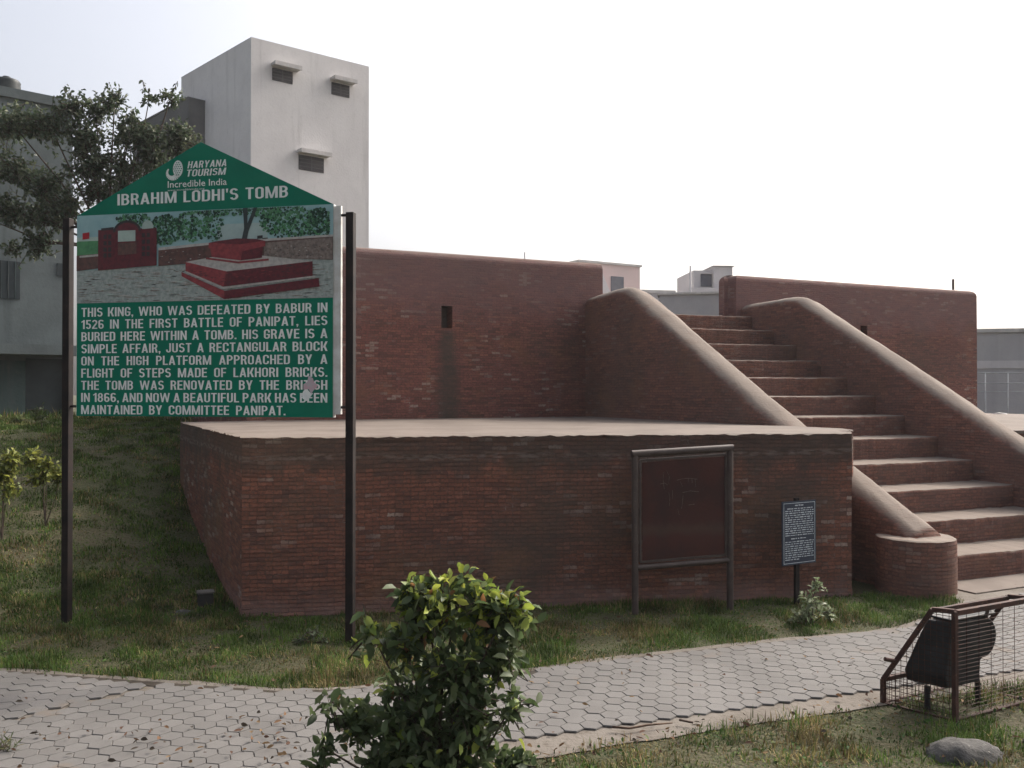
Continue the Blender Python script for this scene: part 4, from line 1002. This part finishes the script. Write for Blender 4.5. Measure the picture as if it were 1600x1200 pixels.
# low broad-leaved weeds among the grass
r_ = np.random.default_rng(19)
X, Y = scatter(16000, -6.5, 3.6, 3.0, 9.5, r_); k = n2(X, Y, 1.9, 31.)+.35*n2(X, Y, 8, 37.) > .08; X, Y = X[k], Y[k]; n_ = len(X)
Zb = ground_z(X, Y)+r_.uniform(.004, .03, n_)
cw = np.array([(.045,.085,.022),(.06,.10,.03),(.035,.065,.022),(.09,.12,.045),(.12,.10,.04)])[r_.integers(0, 5, n_)]*r_.uniform(.7, 1.3, (n_, 1))
V, Q, Cc = leaves(np.stack([X, Y, Zb], 1), np.stack([r_.normal(0, 1, n_), r_.normal(0, 1, n_), r_.uniform(.0, .9, n_)], 1), r_.uniform(.014, .04, n_), r_.uniform(.008, .018, n_), cw, r_, .2)
o = bulk('ground_weeds', V, Q, LEAF_DRY, None, Cc); tag(o, 'low broad-leaved weeds growing among the grass', 'weeds', kind='stuff')
# fallen leaves and crumbs
r_ = np.random.default_rng(15)
ne = r_.uniform(-.3, 2.2, 80); X = np.concatenate([r_.uniform(-2.6, 2.6, 200), r_.normal(-1.2, .6, 110), ne]); Y = np.concatenate([r_.uniform(3.7, 6.4, 200), r_.normal(4.05, .16, 110), 3.9+.355*ne+r_.normal(-.03, .07, 80)])
k = np.abs(X) < Y*.6; X, Y = X[k], Y[k]; n_ = len(X)
V, Q, Cc = leaves(np.stack([X, Y, .024+r_.uniform(0, .012, n_)], 1), np.stack([r_.normal(0, 1, n_), r_.normal(0, 1, n_), r_.normal(.05, .12, n_)], 1), r_.uniform(.015, .045, n_), r_.uniform(.008, .022, n_), np.array([(.14,.08,.045),(.09,.05,.035),(.20,.13,.07),(.05,.04,.03)])[r_.integers(0, 4, n_)], r_, 0)
o = bulk('leaf_litter', V, Q, LEAF_DRY, None, Cc); tag(o, 'fallen dry leaves scattered over path and grass', 'leaf litter', kind='stuff')

# ------------------------------------------------------------------ buildings behind
def plaster(name, c1, c2, sc=.5, streak=.5, dark=(.14,.13,.125)):
    t = NT(name); v = t.obj
    c = t.mix(t.ramp(t.noise(v, sc, 6, .65), .36, .66), c1, c2)
    mp = t.n('Mapping'); t.set(mp, 0, v); mp.inputs['Scale'].default_value = (1.6, 1.6, .14)
    c = t.mix(t.math('MULTIPLY', t.ramp(t.noise(mp.outputs[0], 1.2, 5, .65), .52, .76), streak), c, dark)
    c = t.mix(t.math('MULTIPLY', t.ramp(t.noise(v, 7, 5, .7), .5, .75), .25), c, dark)
    return t.out(c, .92, t.noise(v, 14, 5), .3, .02)
M['dark_open'] = rough_mat('dark_grille', (.035,.03,.034), (.06,.052,.056), 4, .7, .05)
M['tower'] = plaster('tower_plaster', (.64,.615,.60), (.57,.545,.535), .35, .6, (.36,.34,.33))
M['chajja'] = plaster('ledge_concrete', (.56,.53,.51), (.44,.42,.405), 1.5)
M['greyiron'] = rough_mat('grey_iron', (.11,.105,.105), (.08,.078,.078), 8, .7)
def oriented(p0, p1): return math.atan2(p1[1]-p0[1], p1[0]-p0[0])
# grey tower: corner at K, right face 38 degrees, left face to the back left
K = pix(391, 30.); ta = R(38); TZ_ = 1.6+555*30/1400
tw = empty('tower_block', (*K, 0), ta, 'tall plain grey plastered tower with small hooded windows', 'tower')
rl = 4.47; le = (-.699, .715); ll = 5.39
def tloc(wx, wy): return (math.cos(ta)*wx+math.sin(ta)*wy, -math.sin(ta)*wx+math.cos(ta)*wy)
L1 = tloc(le[0]*ll, le[1]*ll)
mb = MB(); mb.prism([(0,0), (rl,0), (rl+L1[0], L1[1]), L1], -.5, TZ_); mb.build('wall', M['tower'], tw)
mb = MB(); mb.prism([(.004,.004), (rl-.004,.004), (rl+L1[0], L1[1]-.004), L1], TZ_, TZ_+.03); mb.build('roof', M['tower'], tw)
def face_pos(px, py):      # pixel on the tower's right face -> local (x, z)
    k = (px-800)/1400; s = (k*K[1]-K[0])/(math.cos(ta)-k*math.sin(ta)); dd = K[1]+s*math.sin(ta)
    return s, 1.6-(py-612)*dd/1400
for (xa, ya, xb, yb, ca0, cb0, cy) in ((424,105,456,127,420,466,98), (517,127,545,149,513,552,118), (466,241,505,267,461,513,234)):
    u0, za = face_pos(xa, ya); u1, _ = face_pos(xb, ya+3); _, zb_ = face_pos((xa+xb)/2, yb); za = face_pos((xa+xb)/2, (ya+ya+6)/2)[1]
    mb = MB(); mb.box(u0, u1, -.02, .12, zb_, za); w_ = mb.build('window', M['dark_open'], tw)
    mb = MB(); 
    for j in range(1, 4): mb.box(u0, u1, -.03, -.021, zb_+(za-zb_)*j/4-.012, zb_+(za-zb_)*j/4+.012)
    mb.box((u0+u1)/2-.02, (u0+u1)/2+.02, -.034, -.0305, zb_+.01, za-.01); mb.build('grille', M['greyiron'], w_)
    c0, zc = face_pos(ca0, cy); c1_, _ = face_pos(cb0, cy)
    mb = MB(); mb.box(c0+.05, c1_-.05, -.38, 0, za+.05, za+.15); mb.box(c0+.05, c1_-.05, -.385, -.33, za+.01, za+.05); mb.build('window_hood', M['chajja'], tw)
# balcony block and lower wing on the tower's left
bl = empty('hanging_balcony', (*pix(293, 32.), 0), R(134.4), 'shade-dark closed balcony hanging off the left side of the grey tower', 'balcony')
M['annexe'] = plaster('shaded_annexe_plaster', (.12,.12,.12), (.09,.09,.09), .6)  # plaster darkened so the balcony's shade sits in its colour
mb = MB(); mb.box(0, 5.0, -1.9, 0, 10.75, 12.1); mb.build('wall', M['annexe'], bl)
mb = MB(); mb.box(-.03, 5.1, -1.9, .03, 12.1, 12.16); mb.build('roof', M['annexe'], bl); mb = MB(); mb.box(-.02, 5.05, -1.9, .02, 10.6, 10.75); mb.build('floor_slab', M['annexe'], bl)
wg = empty('rear_house', (*pix(296, 33.), 0), R(134), 'pale low house with a flat roof between the tree and the tower', 'house')
M['wing'] = plaster('wing_plaster', (.47,.45,.435), (.40,.38,.37), .5)
mb = MB(); mb.box(0, 8.5, -6, 0, -.5, 10.6); mb.build('wall', M['wing'], wg)
mb = MB(); mb.box(-.1, 8.6, -6.1, .1, 10.6, 10.75); mb.build('roof', M['chajja'], wg)
# dim house at the left edge
HA = R(41.7); d0 = 19.; HK = pix(-190, d0*.86)
ho = empty('village_house', (*pix(112, 21.5), 0), HA, 'dim grey two-storey house behind the tree, with a porch slab over its dark door', 'house')
M['house'] = plaster('house_plaster', (.115,.135,.138), (.085,.10,.102), .7, .5, (.05,.058,.058)); M['house_low'] = plaster('house_teal', (.055,.085,.085), (.045,.07,.072), .9)
ZH = 1.43+(612-160)*21.5/1400
mb = MB(); mb.box(-14, 0, 0, 9, -.3, ZH); mb.build('wall', M['house'], ho)
mb = MB(); mb.box(-14.1, .06, -.08, 9.05, ZH, ZH+.22); mb.build('roof', M['house'], ho)
def hp(px, py):
    O = pix(112, 21.5); k = (px-800)/1400; s = (k*O[1]-O[0])/(math.cos(HA)-k*math.sin(HA)); dd = O[1]+s*math.sin(HA)
    return s, 1.6-(py-612)*dd/1400
M['house_dark'] = rough_mat('shaded_opening', (.012,.02,.024), (.02,.03,.034), 3, .5, .05, .3)  # dark colour stands for the shade inside door and windows
def hrect(name, xa, ya, xb, yb, y0, y1, mat, parent=ho):
    u0, za = hp(xa, ya); u1, _ = hp(xb, ya); _, zb_ = hp(xb, yb)
    mb = MB(); mb.box(u0, u1, y0, y1, zb_, za); return mb.build(name, mat, parent)
w_ = hrect('window', -18, 405, 30, 468, -.03, .2, M['house_dark']); u0, za = hp(-18, 405); u1, zb_ = hp(30, 468)
mb = MB()
for x in np.linspace(u0+.1, u1-.1, 4): mb.box(x-.006, x+.006, -.05, -.031, zb_, za)
mb.build('bars', M['house_low'], w_)
hrect('window', 88, 411, 111, 433, -.03, .2, M['house_dark'])
hrect('window', -60, 250, -20, 310, -.03, .2, M['house_dark'])
u0, za = hp(-60, 543); u1, zb_ = hp(107, 556)
mb = MB(); mb.box(u0-2, -.02, -.9, 0, hp(60, 556)[1], hp(60, 541)[1]); mb.build('porch_slab', M['house'], ho)
hrect('lower_wall', -40, 562, 39, 668, -.05, .0, M['house_low']); hrect('doorway', 40, 560, 99, 668, -.03, .1, M['house_dark'])
mb = MB(); mb.box(hp(101, 560)[0], hp(106, 560)[0], -.12, -.02, -.2, hp(103, 558)[1]); mb.build('door_jamb', M['white_edge'], ho)
tk = empty('water_tank', (*pix(8, 22.5), 1.6+(612-146)*22.5/1400+.05), 0, 'dark round water tank on the roof at the far left', 'water tank')
bm = bmesh.new(); rings = []
for (rr, z) in ((.31,0),(.32,.03),(.31,.09),(.32,.14),(.31,.2),(.32,.25),(.29,.3),(.16,.33),(.09,.335),(.09,.39)):
    rings.append([bm.verts.new((rr*math.cos(2*math.pi*j/24), rr*math.sin(2*math.pi*j/24), z)) for j in range(24)])
for a_, b_ in zip(rings[:-1], rings[1:]):
    for j in range(24): bm.faces.new((a_[j], a_[(j+1)%24], b_[(j+1)%24], b_[j]))
bm.faces.new(rings[-1]); me = bpy.data.meshes.new('tank'); bm.to_mesh(me); bm.free()
finish(me, 'tank', rough_mat('tank_plastic', (.025,.03,.032), (.04,.045,.045), 6, .5), tk, True, False)
# seen through the stair head
def block(name, px0, px1, pyt, d, ang_, depth, mat, label, cat, roof=.18, rmat='chajja', zb=-.5):
    O = pix(px0, d); k = (px1-800)/1400; s = (k*O[1]-O[0])/(math.cos(ang_)-k*math.sin(ang_)); z = 1.6-(pyt-612)*d/1400
    e = empty(name, (*O, 0), ang_, label, cat); mb = MB(); mb.box(0, s, 0, depth, zb, z); mb.build('wall', mat, e)
    mb = MB(); mb.box(-.08, s+.08, -.08, depth+.08, z, z+roof); mb.build('roof', M[rmat], e); return e, s, z
M['pinkwall'] = plaster('pink_brick_far', (.60,.46,.44), (.55,.44,.42), .5, .2, (.45,.38,.37)); M['greywall'] = plaster('grey_far', (.40,.385,.39), (.34,.33,.34), .4, .3, (.27,.265,.27))  # far walls paled, haze put into their plaster colour
M['palegrey'] = plaster('pale_far', (.55,.52,.52), (.47,.45,.455), .5, .3, (.36,.35,.35)); M['farwin'] = rough_mat('far_window', (.10,.10,.12), (.13,.13,.15), 2, .6)
e, s, z = block('pink_house', 905, 1000, 409, 42., R(30), 7, M['pinkwall'], 'pinkish brick house seen over the stair head', 'house', .1)
mb = MB(); mb.box(s-1.75, s-1.0, -.03, .2, z-1.35, z-.55); mb.build('window', M['farwin'], e)
mb = MB(); mb.add([(s-2.4,-.06,z-.2),(s-1.8,-.06,z-1.4),(s-2.7,-.06,z-1.4),(s-2.4,-.02,z-.2),(s-1.8,-.02,z-1.4),(s-2.7,-.02,z-1.4)], [(0,2,1),(3,4,5),(0,1,4,3),(1,2,5,4),(2,0,3,5)]); mb.build('buttress', M['palegrey'], e)
block('grey_house', 985, 1052, 457, 36., R(12), 5, M['greywall'], 'low grey flat-roofed house just right of the pink house', 'house', .12)
block('compound_wall', 1030, 1230, 461, 33., R(-12), 1.0, M['greywall'], 'long grey rendered wall behind the stair head', 'wall', .08)
e, s, z = block('roof_room', 1116, 1145, 416, 37., R(4), 3, M['palegrey'], 'pale stepped room with a dark window on the roof beyond the stairs', 'roof room', .03, 'palegrey')
mb = MB(); mb.prism([(-.78,.3), (-.005,.3), (-.005,3), (-.78,3)], -.5, z-.13); mb.build('side_room', M['palegrey'], e)
mb = MB(); mb.box(-.48, -.02, .27, .42, z-.80, z-.30); w_ = mb.build('window', M['farwin'], e); mb = MB(); mb.box(-.52, -.0, .10, .296, z-.29, z-.24); mb.build('window_hood', M['palegrey'], e)
mb = MB(); mb.box(-1.1, s-.01, -.3, -.01, -.5, z-.92); mb.build('parapet', M['palegrey'], e)
for nm, px, y0, y1, d, r0, lab in (('antenna_pole', 1079, 415, 470, 34.5, .035, 'thin grey antenna pole left of the pale roof room'), ('antenna_pole', 1490, 436, 480, 30., .045, 'short dark pole rising behind the right parapet'), ('antenna_pole', 820, 394, 430, 30., .025, 'tiny mast tip above the left parapet')):
    X, Y, Z1 = pix(px, d, y0); Z0 = .0; mb = MB(); mb.tube([(0, 0, 0), (0, 0, Z1)], r0, 8); 
    if px == 820: mb.tube([(-.15, 0, Z1-.25), (.12, 0, Z1-.25)], .012, 5)
    o = mb.build(nm, M['greywall'] if px != 1490 else M['rust'], None, True, False, loc=(X, Y, 0)); tag(o, lab, 'pole', 'poles behind the parapets')
# right edge: grey house with railing
e, s, z = block('grey_house', 1510, 1760, 520, 30., R(-14), 8, M['greywall'], 'grey rendered house with a railing beyond the right parapet', 'house', .12)
def rz(py, d=30.): return 1.6-(py-612)*d/1400
mb = MB(); mb.box(.2, s, -.04, 0, rz(576), rz(564)); mb.build('plaster_band', M['palegrey'], e)
rl_ = empty('railing', (*pix(1520, 27.), 0), R(-10), 'pale thin metal railing in front of the grey house at the right edge', 'railing')
M['railpaint'] = rough_mat('railing_paint', (.42,.43,.44), (.34,.34,.35), 5, .6)
mb = MB()
mb.tube([(0,0,rz(583,27.)),(5,0,rz(583,27.))], .02, 6); mb.tube([(0,0,rz(599,27.)),(5,0,rz(599,27.))], .02, 6); mb.tube([(0,0,rz(612,27.)),(5,0,rz(612,27.))], .015, 6)
mb.build('rail', M['railpaint'], rl_, True, False)
for x in (.35, .98, 1.6, 2.4, 3.2, 4.0, 4.8):
    mb = MB(); mb.tube([(x,0,0),(x,0,rz(582,27.))], .018, 6); mb.build('post', M['railpaint'], rl_, True, False)
mb = MB(); mb.tube([(x, 0, z) for x, z in ((0,0),(.12,.02),(.25,.0),(.36,-.06),(.45,-.16))], .022, 8)
o = mb.build('bent_pipe', M['white_edge'], None, True, False, loc=pix(1551, 16.5, 648)); tag(o, 'bent white pipe end showing above the second terrace', 'pipe')

# ------------------------------------------------------------------ dusty air
hz = MB(); hz.box(-155, 155, -62, 245, -2, 24)
hm = bpy.data.materials.new('dusty_air'); hm.use_nodes = True; ht = hm.node_tree; ht.nodes.clear()
ho_ = ht.nodes.new('ShaderNodeOutputMaterial'); pv = ht.nodes.new('ShaderNodeVolumePrincipled')
pv.inputs['Color'].default_value = (.93, .94, .96, 1); pv.inputs['Density'].default_value = .0007; pv.inputs['Anisotropy'].default_value = .2
ht.links.new(pv.outputs[0], ho_.inputs['Volume'])
o = hz.build('haze', hm, None, uv=False); tag(o, 'pale dusty air over the whole place', 'haze', kind='stuff')
